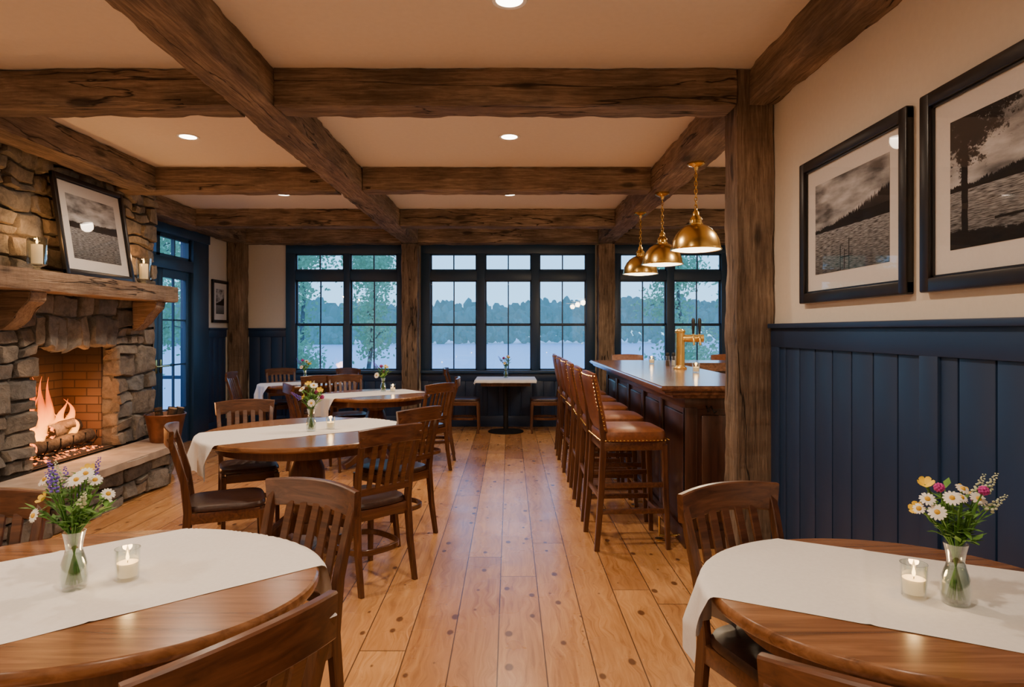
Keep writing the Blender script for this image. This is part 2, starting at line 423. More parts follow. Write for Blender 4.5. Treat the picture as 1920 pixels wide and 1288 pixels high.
# ------------------------------------------------------------------ room shell
XL, XR, XB, YB, YN, ZC = -4.1, 1.5, 4.2, 9.5, -2.5, 2.9
struct = dict(kind='structure')
obj('floor', MB(lambda b: bx(b, XL - .15, XB + .15, YN - .15, YB + .15, -.1, 0), 'floor', M['floor']), label='wide honey-coloured knotty pine floorboards', category='floor', **struct)
obj('ceiling', MB(lambda b: bx(b, XL - .15, XB + .15, YN - .15, YB + .15, ZC, ZC + .1), 'ceiling', M['ceil']), label='warm painted ceiling between timber beams', category='ceiling', **struct)
W1, W2, W3 = (-3.31, -1.58), (-1.31, 1.27), (1.56, 3.29)
def f(b):
    for a, c in ((XL - .15, W1[0]), (W1[1], W2[0]), (W2[1], W3[0]), (W3[1], XB + .15)):
        bx(b, a, c, YB, YB + .15, 0, ZC)
    for w in (W1, W2, W3):
        bx(b, w[0], w[1], YB, YB + .15, 0, .80)
        bx(b, w[0], w[1], YB, YB + .15, 2.70, ZC)
obj('wall_back', MB(f, 'wall_back', M['wall']), label='cream plaster wall around the lake windows', category='wall', **struct)
D0, D1 = 6.75, 8.25
def f(b):
    bx(b, XL - .15, XL, YN, D0, 0, ZC)
    bx(b, XL - .15, XL, D1 + .4, YB, 0, ZC)
    bx(b, XL - .15, XL, D0, D1 + .4, 2.70, ZC)
obj('wall_left', MB(f, 'wall_left', M['wall']), label='cream plaster wall beside the stone fireplace and glazed door', category='wall', **struct)
obj('wall_right', MB(lambda b: (bx(b, XR, XR + .15, YN, 3.83, 0, ZC), bx(b, XR + .15, XB, 3.68, 3.83, 0, ZC)), 'wall_right', M['wall']), label='cream plaster wall above navy wainscot', category='wall', **struct)
obj('wall_bar', MB(lambda b: bx(b, XB, XB + .15, 3.68, YB, 0, ZC), 'wall_bar', M['wall']), label='cream plaster wall behind the bar area', category='wall', **struct)
obj('wall_near', MB(lambda b: bx(b, XL - .15, XR + .15, YN - .15, YN, 0, ZC), 'wall_near', M['wall']), label='plain cream plaster wall', category='wall', **struct)

def wains(name, loc, rotz, L, h, stiles, pitch=0.165, cap=True, label='navy tongue-and-groove wainscot panelling'):
    def f(b):
        bx(b, 0, L, -.004, -.001, 0, h)
        x = 0.0
        while x < L - 1e-4:
            x2 = min(L, x + pitch)
            bx(b, x + .0035, x2 - .0035, -.017, -.004, .14, h - .09, .004)
            x = x2
        bx(b, 0, L, -.03, -.001, h - .115, h - .01, .003)
        bx(b, 0, L, -.032, -.001, 0, .16, .004)
        for s in stiles:
            bx(b, s - .05, s + .05, -.029, -.001, .15, h - .11, .003)
        if cap:
            bx(b, 0, L, -.05, -.001, h - .012, h + .014, .005)
    obj(name, MB(f, name, M['navy']), loc, (0, 0, rotz), label=label, category='wainscot', **struct)
wains('trim_1', (XR, 3.6, 0), -pi / 2, 6.1, 1.445, [.05, 1.35, 2.7, 4.0])
wains('trim_2', (XL, D1 + .42, 0), pi / 2, .55, 1.445, [])
wains('trim_3', (-3.86, YB, 0), 0, .55, 1.445, [])
wains('trim_4', (W1[0], YB, 0), 0, W1[1] - W1[0], .79, [.06, .87, 1.67], cap=False)
wains('trim_5', (W2[0], YB, 0), 0, W2[1] - W2[0], .79, [.06, .87, 1.72, 2.52], cap=False)
wains('trim_6', (W3[0], YB, 0), 0, W3[1] - W3[0], .79, [.06, .87, 1.67], cap=False)
wains('trim_7', (W3[1], YB, 0), 0, XB - W3[1], 1.445, [])
wains('trim_8', (XL, 6.52, 0), pi / 2, .2, 1.445, [])

# windows
def window(n, x0, x1, units):
    y0, y1 = YB - .03, YB + .09
    def f(b):
        bx(b, x0, x1, y0, y1, 2.56, 2.70, .004)
        bx(b, x0, x1, y0 - .05, y1, .79, .835, .006)
        edges = [x0] + [v for u in units for v in u] + [x1]
        for i in range(0, len(edges), 2):
            bx(b, edges[i], edges[i + 1], y0, y1, .83, 2.57, .004)
        for u in units:
            bx(b, u[0], u[1], y0 + .01, y1 - .01, 2.17, 2.31, .004)
    root = obj('window_%d' % n, MB(f, 'window_frame', M['navyw']), label='navy-painted divided window overlooking a misty lake', category='window', **struct)
    for u in units:
        def g(b):
            for z0, z1 in ((.835, 1.53), (1.49, 2.17), (2.31, 2.56)):
                yy0 = YB + (.0 if z0 != 1.49 else .03)
                t = .022
                bx(b, u[0], u[0] + t, yy0, yy0 + .03, z0, z1)
                bx(b, u[1] - t, u[1], yy0, yy0 + .03, z0, z1)
                bx(b, u[0], u[1], yy0, yy0 + .03, z0, z0 + t)
                bx(b, u[0], u[1], yy0, yy0 + .03, z1 - t, z1)
                xm = (u[0] + u[1]) / 2
                bx(b, xm - .009, xm + .009, yy0 + .005, yy0 + .025, z0 + t, z1 - t)
        obj('sash', MB(g, 'sash', M['navyw']), parent=root)
        obj('glass_pane', MB(lambda b: bx(b, u[0], u[1], YB + .028, YB + .031, .84, 2.55), 'glass_pane', M['pane']), parent=root)
window(1, W1[0], W1[1], [(-3.17, -2.45), (-2.36, -1.66)])
window(2, W2[0], W2[1], [(-1.17, -.48), (-.36, .33), (.44, 1.14)])
window(3, W3[0], W3[1], [(1.64, 2.33), (2.44, 3.14)])

# glazed door on left wall
def f(b):
    X0, X1 = XL - .14, XL + .03
    bx(b, X0, X1, D1, D1 + .42, 0, 2.62, .004)
    bx(b, X0, X1, D0, D0 + .06, 0, 2.62, .004)
    bx(b, X0, X1 + .02, D0, D1 + .42, 2.58, 2.72, .004)
    bx(b, X0, X1, D0 + .06, D1, 2.16, 2.30, .004)
door = obj('door_1', MB(f, 'door_frame', M['navyw']), label='navy glazed double door with transom lights', category='door', **struct)
for a, c in ((D0 + .06, 7.5), (7.5, D1)):
    def g(b):
        x0, x1 = XL - .06, XL - .015
        bx(b, x0, x1, a, a + .10, .01, 2.16, .003)
        bx(b, x0, x1, c - .10, c, .01, 2.16, .003)
        bx(b, x0, x1, a + .1, c - .1, 2.06, 2.16)
        bx(b, x0, x1, a + .1, c - .1, .01, .46)
        ym = (a + c) / 2
        bx(b, x0 + .01, x1 - .01, ym - .01, ym + .01, .46, 2.06)
        for z in (1.0, 1.55):
            bx(b, x0 + .01, x1 - .01, a + .1, c - .1, z - .01, z + .01)
        bx(b, x0, x1, a, c, 2.30, 2.34); bx(b, x0, x1, a, c, 2.54, 2.58)
        bx(b, x0, x1, a, a + .04, 2.30, 2.58); bx(b, x0, x1, c - .04, c, 2.30, 2.58)
        bx(b, x0, x1, ym - .01, ym + .01, 2.30, 2.58)
    lf = obj('door_leaf', MB(g, 'door_leaf', M['navyw']), parent=door)
    obj('glass_pane', MB(lambda b: bx(b, XL - .04, XL - .037, a + .02, c - .02, .45, 2.56), 'glass_pane', M['pane']), parent=lf)
    def h(b):
        yy = c - .05 if a < 7.2 else a + .05
        sweep(b, [(XL - .015, yy, 1.0), (XL + .03, yy, 1.0), (XL + .035, yy + .1, 1.0)], csec(.009))
        box(b, (XL - .01, yy, 1.0), (.01, .04, .16), None, .003)
    obj('door_handle', MB(h, 'door_handle', M['brass']), parent=lf)

# ------------------------------------------------------------------ beams and posts
def beam(name, p0, p1, w, h, label, cat='beam', mat='beam', seed=0, group=None):
    p0, p1 = Vector(p0), Vector(p1)
    d = p1 - p0
    L = d.length
    n = max(2, int(L / .045))
    bm = bmesh.new()
    per = []
    for i in range(7): per.append((-w / 2 + w * i / 6, -h / 2))
    for i in range(1, 7): per.append((w / 2, -h / 2 + h * i / 6))
    for i in range(1, 7): per.append((w / 2 - w * i / 6, h / 2))
    for i in range(1, 6): per.append((-w / 2, h / 2 - h * i / 6))
    rings = []
    for i in range(n + 1):
        x = L * i / n
        ring = []
        for a, c in per:
            corner = abs(abs(a) - w / 2) < 1e-5 and abs(abs(c) - h / 2) < 1e-5
            chip = max(0, noise.noise(Vector((x * 5, seed * 3.1 + a * 9, c * 9))) - .1) * .14
            k = .97 - chip if corner else 1.0
            nz = noise.noise(Vector((x * 5 + seed * 7, a * 14, c * 14))) * .008
            nz2 = noise.noise(Vector((x * 1.1 + seed * 3, a * 5, c * 5))) * .007
            nz3 = noise.noise(Vector((x * 14 + seed * 5, a * 8, c * 8))) * .005
            q = 1 + (nz + nz2 + nz3) / (w / 2)
            ring.append(bm.verts.new((x, a * k * q, c * k * q)))
        rings.append(ring)
    m = len(per)
    for A, B in zip(rings[:-1], rings[1:]):
        for j in range(m):
            bm.faces.new((A[j], A[(j + 1) % m], B[(j + 1) % m], B[j]))
    bm.faces.new(rings[0][::-1]); bm.faces.new(rings[-1])
    me = done(bm, name, M[mat], 40)
    o = obj(name, me, p0, label=label, category=cat, group=group)
    o.rotation_euler = d.to_track_quat('X', 'Z').to_euler()
    return o
bl = 'rough-hewn reclaimed timber ceiling beam with cracks and adze marks'
BZ = 2.795
BH = .215
sd = 0
def cb(p0, p1, w=.235, h=BH, **k):
    global sd
    sd += 1
    return beam('ceiling_beam', p0, p1, w, h, bl, seed=sd, group='rough timber ceiling beams', **k)
cb((-1.45, YN + .02, BZ), (-1.45, 9.25, BZ), .24)
cb((1.405, 3.83, BZ), (1.405, 9.25, BZ), .24)
cb((1.425, YN + .02, BZ), (1.425, 3.6, BZ), .15)
cb((-3.32, 3.72, BZ), (-3.32, 5.8, BZ), .25)
cb((-3.93, 6.52, BZ), (-3.93, 9.25, BZ), .25)
for y in (3.71, 5.89, 7.87, 9.37):
    xl = -3.19 if y < 5 else (-3.8 if y > 6.5 else -3.55)
    if y > 9: xl = -3.86
    cb((xl, y, BZ), (-1.575, y, BZ), .22 if y < 9 else .21)
    cb((-1.325, y, BZ), (1.28, y, BZ), .22 if y < 9 else .21)
    if y > 4: cb((1.53, y, BZ), (XB, y, BZ), .22 if y < 9 else .21)
pl = 'square weathered timber post with knots'
def post(x, y, w, d, z1):
    global sd
    sd += 1
    beam('timber_post', (x, y, 0), (x, y, z1), d, w, pl, cat='post', seed=sd, group='timber posts')
post(1.39, 3.715, .215, .215, 2.895)
post(-1.45, 9.375, .24, .2, 2.68)
post(1.41, 9.375, .24, .2, 2.68)
post(-3.97, 9.375, .22, .22, 2.895)

# ------------------------------------------------------------------ fireplace
FX = -3.6
def stone_rect(bm, u0, u1, v0, v1, place, depth, n=9):
    g = .006
    u0 += g; u1 -= g; v0 += g; v1 -= g
    if u1 - u0 < .03 or v1 - v0 < .03: return
    sx = R.random() * 50
    dd = depth * (.45 + .7 * R.random())
    tu, tv = R.uniform(-.014, .014), R.uniform(-.014, .014)
    ska, skb = R.uniform(-.14, .14), R.uniform(-.14, .14)
    crn = [R.choice((0, 0, R.uniform(.02, .12))) for _ in range(4)]
    vs = []
    grid = [-1, -.96, -.84, -.45, 0, .45, .84, .96, 1]
    for i in range(n):
        row = []
        for j in range(n):
            a = grid[i]; c = grid[j]
            cc = crn[(0 if a < 0 else 1) + (0 if c < 0 else 2)]
            k = 1 - cc * (abs(a * c)) ** 2
            u = (u0 + u1) / 2 + a * k * (1 + ska * c * .5) * (u1 - u0) / 2
            v = (v0 + v1) / 2 + c * k * (1 + skb * a) * (v1 - v0) / 2
            u += .036 * noise.noise(Vector((u * 5, v * 5, 1.3))) + .008 * noise.noise(Vector((u * 25, v * 25, 4.3)))
            v += .050 * noise.noise(Vector((u * 3.5, v * 3.5, 9.3))) + .008 * noise.noise(Vector((u * 25, v * 25, 7.3)))
            fz = max(0, (1 - abs(a) ** 22) * (1 - abs(c) ** 22)) ** .7
            h = -.022 + (dd + .022 + tu * a + tv * c) * fz + (.014 * noise.noise(Vector((u * 9, v * 9, sx))) + .012 * noise.noise(Vector((u * 26, v * 26, sx)))) * fz
            row.append(bm.verts.new(place(u, v, h)))
        vs.append(row)
    for i in range(n - 1):
        for j in range(n - 1):
            bm.faces.new((vs[i][j], vs[i + 1][j], vs[i + 1][j + 1], vs[i][j + 1]))

def stones(bm, u0, u1, v0, v1, place, rh=(.15, .28), sw=(.15, .36), depth=.045):
    v = v0
    while v < v1 - .01:
        h = R.uniform(*rh)
        if v + h > v1 - .09: h = v1 - v
        u = u0
        while u < u1 - .01:
            w = R.uniform(*sw)
            if u + w > u1 - .1: w = u1 - u
            r = R.random()
            if h > .17 and r < .55:
                k = R.uniform(.33, .67)
                if r < .25 and w > .24:
                    q = R.uniform(.4, .6)
                    stone_rect(bm, u, u + w * q, v, v + h * k, place, depth)
                    stone_rect(bm, u + w * q, u + w, v, v + h * k, place, depth)
                else:
                    stone_rect(bm, u, u + w, v, v + h * k, place, depth)
                stone_rect(bm, u, u + w, v + h * k, v + h, place, depth)
            else:
                stone_rect(bm, u, u + w, v, v + h, place, depth)
            u += w
        v += h
OY0, OY1, OZ0, OZ1 = 4.85, 5.84, .38, 1.27
fp = obj('stone_fireplace', None, (0, 0, 0), label='tall fieldstone fireplace with timber mantel and raised hearth', category='fireplace')
def f(b):
    bx(b, XL, FX - .02, 3.0, OY0 - .02, 0, ZC)
    bx(b, XL, FX - .02, OY1 + .02, 6.48, 0, ZC)
    bx(b, XL, FX - .02, OY0 - .02, OY1 + .02, OZ1 + .02, ZC)
    bx(b, XL, FX - .02, OY0 - .02, OY1 + .02, 0, OZ0 - .02)
obj('mortar_core', MB(f, 'mortar_core', M['mortar']), parent=fp)
def f(b):
    pf = lambda u, v, h: (FX + h - .01, u, v)
    stones(b, 3.0, OY0, .36, 1.72, pf)
    stones(b, OY1, 6.49, .36, 1.72, pf)
    stones(b, OY0, OY1, 1.54, 1.72, pf, rh=(.17, .18))
    stones(b, 3.0, 6.49, 1.72, ZC, pf, rh=(.14, .26))
    u = OY0 - .03
    while u < OY1 - .01:
        w = R.uniform(.10, .19)
        if u + w > OY1 - .06: w = OY1 + .03 - u
        stone_rect(b, u, u + w, OZ1 - .01, 1.55, pf, .06)
        u += w
    pb = lambda u, v, h: (u, 6.48 + h * .6, v)
    stones(b, XL + .02, FX, .0, ZC - .02, pb)
    pr = lambda u, v, h: (u, OY1 + .02 - h * .5, v)
    stones(b, FX - .14, FX + .02, OZ0, OZ1, pr, sw=(.16, .17), depth=.03)
obj('chimney_masonry', MB(f, 'chimney_masonry', M['stone'], 40, recalc=False), parent=fp)
def f(b):
    bx(b, XL + .001, XL + .03, OY0 + .0, OY1, OZ0 - .02, OZ1 + .1)
    bx(b, XL, FX - .12, OY0 - .02, OY0 + .01, OZ0 - .02, OZ1 + .1)
    bx(b, XL, FX - .12, OY1 - .01, OY1 + .02, OZ0 - .02, OZ1 + .1)
    bx(b, XL, FX - .02, OY0, OY1, OZ0 - .03, OZ0)
    bx(b, XL, FX - .05, OY0, OY1, OZ1 + .0, OZ1 + .02)
obj('firebox', MB(f, 'firebox', M['brick']), parent=fp)
def slabpoly(b, pts, z0, z1, bev=.012):
    lo = [b.verts.new((p[0], p[1], z0)) for p in pts]
    hi = [b.verts.new((p[0], p[1], z1)) for p in pts]
    b.faces.new(lo[::-1]); ft = b.faces.new(hi)
    n = len(pts)
    for i in range(n):
        b.faces.new((lo[i], lo[(i + 1) % n], hi[(i + 1) % n], hi[i]))
    bmesh.ops.bevel(b, geom=list(ft.edges), offset=bev, segments=2, affect='EDGES')
hp = [(FX + .03, 3.0), (-3.10, 3.0)] + [(-3.10 + .018 * noise.noise(Vector((i * .7, 3, 1))), 3.1 + i * .15) for i in range(20)] + [(-3.33, 6.47), (FX + .03, 6.47)]
def f(b):
    slabpoly(b, hp, .30, .36)
obj('hearth_slab', MB(f, 'hearth_slab', M['slab']), parent=fp)
def f(b):
    stones(b, 3.0, 5.9, .0, .305, lambda u, v, h: (-3.16 + h * .6, u, v), rh=(.12, .2), sw=(.16, .42), depth=.05)
    L = math.hypot(.23, .52)
    stones(b, 0, L, .0, .305, lambda u, v, h: (-3.16 - .23 * u / L + h * .5, 5.9 + .52 * u / L + h * .2, v), rh=(.12, .2), depth=.05)
obj('hearth_masonry', MB(f, 'hearth_masonry', M['stone'], 40, recalc=False), parent=fp)
def f(b):
    slabpoly(b, [(FX, 3.02), (-3.19, 3.02), (-3.19, 5.9), (-3.42, 6.42), (FX, 6.42)], .0, .30, .001)
obj('hearth_core', MB(f, 'hearth_core', M['mortar']), parent=fp)
mt = beam('mantel_shelf', (-3.435, 3.95, 1.775), (-3.435, 6.37, 1.775), .27, .15, None, cat=None, mat='mantel', seed=77)
mt.parent = fp
for y in (4.55, 6.14):
    def f(b):
        pr = [(-3.57, 1.70), (-3.34, 1.70), (-3.35, 1.63), (-3.42, 1.58), (-3.46, 1.50), (-3.53, 1.44), (-3.57, 1.42)]
        A = [b.verts.new((p[0], y - .085, p[1])) for p in pr]
        B = [b.verts.new((p[0], y + .085, p[1])) for p in pr]
        b.faces.new(A); b.faces.new(B[::-1])
        for i in range(len(pr)):
            b.faces.new((A[i], A[(i + 1) % len(pr)], B[(i + 1) % len(pr)], B[i]))
        bmesh.ops.bevel(b, geom=b.edges[:], offset=.008, segments=2, affect='EDGES')
    obj('corbel', MB(f, 'corbel', M['mantel']), parent=fp)

# fire
def mk_fire():
    m, nt, bs, out = newmat('fire')
    tc = nd(nt, 'ShaderNodeTexCoord')
    sp = nd(nt, 'ShaderNodeSeparateXYZ', {0: tc.outputs['Object']})
    h = nd(nt, 'ShaderNodeMapRange', {'Value': sp.outputs[2], 1: .05, 2: .45, 3: 0.0, 4: 1.0}).outputs[0]
    col = ramp(nt, h, [(0.0, (1.0, .48, .08)), (0.4, (1.0, .30, .025)), (1.0, (1.0, .12, .005))])
    st = nd(nt, 'ShaderNodeMapRange', {'Value': h, 1: 0.0, 2: 1.0, 3: 9.0, 4: 3.0}).outputs[0]
    e = nd(nt, 'ShaderNodeEmission', {'Color': col, 'Strength': st})
    t = nd(nt, 'ShaderNodeBsdfTransparent')
    n = nd(nt, 'ShaderNodeTexNoise', {'Vector': nd(nt, 'ShaderNodeMapping', {'Vector': tc.outputs['Object'], 'Scale': (16, 16, 6)}).outputs[0], 'Scale': 1.0, 'Detail': 3.0})
    lw = nd(nt, 'ShaderNodeLayerWeight', {'Blend': 0.5})
    fac = ma(nt, 'MULTIPLY', ma(nt, 'SUBTRACT', 1.0, lw.outputs['Facing']), ma(nt, 'ADD', .2, ma(nt, 'MULTIPLY', n.outputs[0], .9)))
    mx = nd(nt, 'ShaderNodeMixShader', {0: fac, 1: t.outputs[0], 2: e.outputs[0]})
    nt.links.new(mx.outputs[0], out.inputs[0])
    return m
M['fire'] = mk_fire()
def mk_ember():
    m, nt, bs, out = newmat('embers')
    n = nd(nt, 'ShaderNodeTexNoise', {'Vector': objco(nt), 'Scale': 28.0, 'Detail': 4.0})
    bs.inputs['Base Color'].default_value = (.03, .02, .018, 1)
    bs.inputs['Roughness'].default_value = .95
    bs.inputs['Emission Color'].default_value = (1, .2, .03, 1)
    nt.links.new(nd(nt, 'ShaderNodeMapRange', {'Value': n.outputs[0], 1: .5, 2: .68, 3: 0.0, 4: 7.0}).outputs[0], bs.inputs['Emission Strength'])
    return m
M['ember'] = mk_ember()
fire = obj('log_fire', None, (-3.82, 5.33, OZ0), label='burning log fire with orange flames and glowing embers', category='fire')
def f(b):
    rn = random.Random(11)
    for i in range(22):
        x = rn.uniform(-.09, .09); y = rn.uniform(-.34, .26)
        h = rn.uniform(.28, .58) * (1.0 if y < .0 else .6)
        pts = []; secs = []
        ph = rn.random() * 6
        w = rn.uniform(.030, .062)
        for k in range(13):
            t = k / 12
            pts.append((x + .03 * math.sin(ph + t * 5) * t, y + .06 * math.sin(ph * 2 + t * 6) * t, .10 + h * t))
            r = w * (math.sin(pi * min(1, t * .75 + .2)) ** .8) * (1 - t ** 1.6) + .001
            secs.append(csec(r, 10))
        sweep(b, pts, secs, ref=(1, 0, 0))
obj('flame', MB(f, 'flame', M['fire'], 90), parent=fire)
def logf(p0, p1, r):
    def f(b):
        p0v, p1v = Vector(p0), Vector(p1)
        n = 8
        secs = []; pts = []
        for i in range(n + 1):
            t = i / n
            pts.append(p0v.lerp(p1v, t))
            secs.append([(a * (1 + .12 * noise.noise(Vector((a * 30, c * 30, t * 4)))), c * (1 + .12 * noise.noise(Vector((a * 30 + 5, c * 30, t * 4))))) for a, c in csec(r, 12)])
        sweep(b, pts, secs, ref=(.1, .2, 1))
        for fc in b.faces:
            if len(fc.verts) > 4: fc.material_index = 1
    return f
for i, (p0, p1, r) in enumerate((((-.10, -.36, .12), (-.08, .38, .11), .055), ((.09, -.34, .11), (.10, .34, .12), .055), ((.08, -.14, .21), (-.04, .36, .20), .06), ((-.1, -.1, .2), (.12, .12, .26), .04))):
    obj('burning_log', MB(logf(p0, p1, r), 'burning_log', [M['bark'], M['ember']], 50), parent=fire)
def f(b):
    bmesh.ops.create_grid(b, x_segments=30, y_segments=40, size=1, matrix=Matrix.Diagonal((.19, .40, 1, 1)))
    for v in b.verts:
        e = max(abs(v.co.x) / .19, abs(v.co.y) / .40)
        v.co.z = .004 + (1 - e ** 3) * (.03 + .05 * abs(noise.noise(v.co * 22)))
obj('ember_bed', MB(f, 'ember_bed', M['ember'], 180), parent=fire)
def f(b):
    for y in (-.3, -.15, 0, .15, .3):
        sweep(b, [(-.14, y, .06), (.16, y, .06), (.19, y, .10), (.19, y, .17)], csec(.008))
    for x in (-.12, .14):
        sweep(b, [(x, -.33, .05), (x, .33, .05)], csec(.009))
    for x in (-.12, .14):
        for y in (-.3, .3):
            sweep(b, [(x, y, .05), (x, y, 0)], csec(.009))
obj('fire_grate', MB(f, 'fire_grate', M['iron']), parent=fire)
light('POINT', (.06, -.05, .26), 15, (1, .36, .09), fire, .10, name='fire_glow')
light('POINT', (.22, .0, .30), 14, (1, .42, .14), fire, .08, name='fire_glow')

# copper bucket with firewood
def f(b):
    lathe(b, [(.125, 0), (.13, .005), (.15, .12), (.175, .25), (.185, .26), (.18, .268), (.165, .25), (.14, .12), (.12, .02)], 32)
def g(b):
    sweep(b, [(-.178 * math.cos(a), 0, .24 + .06 * math.sin(a)) for a in [pi * i / 12 for i in range(13)]], csec(.006), ref=(0, 1, 0))
inst('firewood_bucket', [('bucket_body', MB(f, 'bucket_body', M['copper'])), ('handle', MB(g, 'handle', M['iron']))], (-3.30, 6.14, .36), .5, 'dark copper bucket of split logs on the hearth', 'bucket')
for i, (dx, dy, tx, ty) in enumerate(((-.05, -.03, -.08, .02), (.05, -.05, .09, -.03), (.0, .06, .02, .09), (.08, .04, .12, .05))):
    obj('firewood_log', MB(logf((-3.30 + dx * .5, 6.14 + dy * .5, .385), (-3.30 + tx, 6.14 + ty, .68), .036), 'firewood_log', [M['bark'], M['logend']], 50), label='split firewood log standing in the copper bucket', category='firewood', group='logs in the copper bucket')

# ------------------------------------------------------------------ pictures
def picture(w, h, fw, mw, pm, loc, rot, label, depth=.03):
    def fr(b):
        for sgn in (0, 1):
            z0 = 0 if sgn == 0 else h - fw
            bx(b, 0, w, -depth, 0, z0, z0 + fw, .005)
            x0 = 0 if sgn == 0 else w - fw
            bx(b, x0, x0 + fw, -depth - .001, 0, .002, h - .002, .005)
        bx(b, fw - .001, fw + .008, -depth * .6, 0, fw, h - fw)
        bx(b, w - fw - .008, w - fw + .001, -depth * .6, 0, fw, h - fw)
        bx(b, fw, w - fw, -depth * .6, 0, fw - .001, fw + .008)
        bx(b, fw, w - fw, -depth * .6, 0, h - fw - .008, h - fw + .001)
    m = fw + mw
    parts = [('frame', MB(fr, 'frame', M['black'])),
             ('picture_mat', MB(lambda b: bx(b, fw, w - fw, -.010, -.004, fw, h - fw), 'picture_mat', M['mat'])),
             ('photo_print', MB(lambda b: bx(b, m, w - m, -.0115, -.0102, m, h - m), 'photo_print', pm)),
             ('picture_glass', MB(lambda b: bx(b, fw, w - fw, -.0145, -.0135, fw, h - fw), 'picture_glass', M['pglass']))]
    return inst('framed_picture', parts, loc, rot, label, 'picture')
picture(.875, .70, .05, .085, mk_print('print_a', .45, .24, 3.0, marks=((.38, .392, .0, .26), (.50, .512, .0, .32), (.44, .45, .02, .22), (.38, .51, .13, .145))), (XR - .002, 3.243, 1.555), (0, 0, -pi / 2), 'black framed black-and-white photograph of a wooded lake on cream wall')
picture(.93, .70, .05, .085, mk_print('print_b', .44, .20, 8.0, tree=True, marks=((.52, .74, .28, .30), (.58, .68, .30, .325), (.30, .55, .17, .19))), (XR - .002, 2.293, 1.555), (0, 0, -pi / 2), 'black framed black-and-white photograph of a tree beside a lake')
picture(.89, .80, .04, .10, mk_print('print_c', .48, .04, 15.0, band=.06), (-3.40, 4.88, 1.852), (-math.radians(8.5), 0, pi / 2), 'black framed lake photograph leaning on the mantel against stone')
picture(.50, .60, .035, .09, mk_print('print_d', .35, .25, 21.0, band=.05), (XL + .003, 8.79, 1.53), (0, 0, pi / 2), 'small black framed photograph hanging beside the glazed door')

# ------------------------------------------------------------------ candles
def f_glass(b):
    lathe(b, [(.024, 0), (.028, .003), (.0315, .084), (.0290, .084), (.026, .010), (.0, .008)], 28, cap=False)
votive = [('glass_holder', MB(f_glass, 'glass_holder', M['glass'])),
          ('wax', MB(lambda b: lathe(b, [(.0, .010), (.0235, .010), (.0258, .046), (.020, .0445), (.0, .044)], 24, cap=False), 'wax', M['wax'])),
          ('wick', MB(lambda b: sweep(b, [(0, 0, .043), (.001, 0, .054)], csec(.0009, 6)), 'wick', M['black'])),
          ('flame', MB(lambda b: lathe(b, [(.0, .050), (.0035, .054), (.0045, .059), (.003, .067), (.0008, .076), (0, .079)], 12, cap=False), 'flame', M['flame'], 90))]
def candle(loc, lab='lit votive candle in a clear glass on the table runner', e=.5):
    r = inst('votive_candle', votive, loc, 0, lab, 'candle', 'lit votive candles')
    light('POINT', (0, 0, .075), e, (1, .55, .2), r, .012, name='flame_glow')
pillar = [('glass_holder', MB(lambda b: lathe(b, [(.03, 0), (.045, .006), (.02, .02), (.03, .03), (.062, .045), (.064, .24), (.062, .24), (.060, .05), (.0, .045)], 28, cap=False), 'glass_holder', M['glass'])),
          ('wax', MB(lambda b: lathe(b, [(.0, .048), (.036, .048), (.036, .19), (.03, .187), (.0, .186)], 24, cap=False), 'wax', M['wax'])),
          ('wick', MB(lambda b: sweep(b, [(0, 0, .185), (.001, 0, .20)], csec(.001, 6)), 'wick', M['black'])),
          ('flame', MB(lambda b: lathe(b, [(.0, .195), (.006, .202), (.008, .21), (.005, .225), (.001, .24), (0, .243)], 12, cap=False), 'flame', M['flame'], 90))]
for y in (4.62, 5.97):
    r = inst('pillar_candle', pillar, (-3.41, y, 1.852), 0, 'lit ivory pillar candle in a footed glass hurricane on the mantel', 'candle', 'mantel candles')
    light('POINT', (.02, 0, .26), 6, (1, .46, .14), r, .015, name='flame_glow')

# ------------------------------------------------------------------ tables
def table(x, y, rx, ry, label, square=False):
    H = .75
    def top(b):
        if square:
            bx(b, -rx, rx, -ry, ry, H - .035, H, .008)
        else:
            pr = [(0, H - .036), (.93, H - .036), (.985, H - .034), (.997, H - .026), (1.0, H - .014), (.997, H - .005), (.988, H), (0, H)]
            lathe(b, pr, 96, sx=rx, sy=ry, cap=False)
    def apron(b):
        if square:
            bx(b, -rx + .06, rx - .06, -ry + .06, ry - .06, H - .09, H - .036)
        else:
            lathe(b, [(.80, H - .037), (.84, H - .037), (.84, H - .095), (.80, H - .095), (.80, H - .037)], 64, sx=rx, sy=ry, cap=False)
    if square:
        col = lambda b: lathe(b, [(.0, .02), (.035, .02), (.035, .68), (.0, .68)], 20, cap=False)
        base = lambda b: lathe(b, [(0, 0), (.25, 0), (.25, .012), (.1, .03), (.04, .045), (0, .045)], 32, cap=False)
        mats = (M['iron'], M['iron'])
    else:
        col = lambda b: lathe(b, [(0, .14), (.085, .14), (.10, .18), (.09, .24), (.105, .30), (.12, .40), (.115, .50), (.085, .58), (.10, .61), (.10, .64), (.14, .67), (.2, .70), (.2, .714), (0, .714)], 28, cap=False)
        def base(b):
            for k in range(4):
                a = k * pi / 2 + pi / 4
                c, s = math.cos(a), math.sin(a)
                pts = [(c * r, s * r, z) for r, z in ((.03, .16), (.12, .155), (.22, .11), (.32, .055), (.38, .03))]
                sweep(b, pts, [rsec(.07, .13), rsec(.07, .12), rsec(.065, .085), rsec(.06, .06), rsec(.06, .06)])
            lathe(b, [(0, .08), (.10, .08), (.11, .11), (.1, .15), (0, .15)], 24, cap=False)
        mats = (M['pedestal'], M['pedestal'])
    t = inst('dining_table', [('tabletop', MB(top, 'tabletop', M['table'])), ('apron', MB(apron, 'apron', M['pedestal'])), ('pedestal', MB(col, 'pedestal', mats[0])), ('table_base', MB(base, 'table_base', mats[1]))], (x, y, 0), 0, label, 'table')
    return t

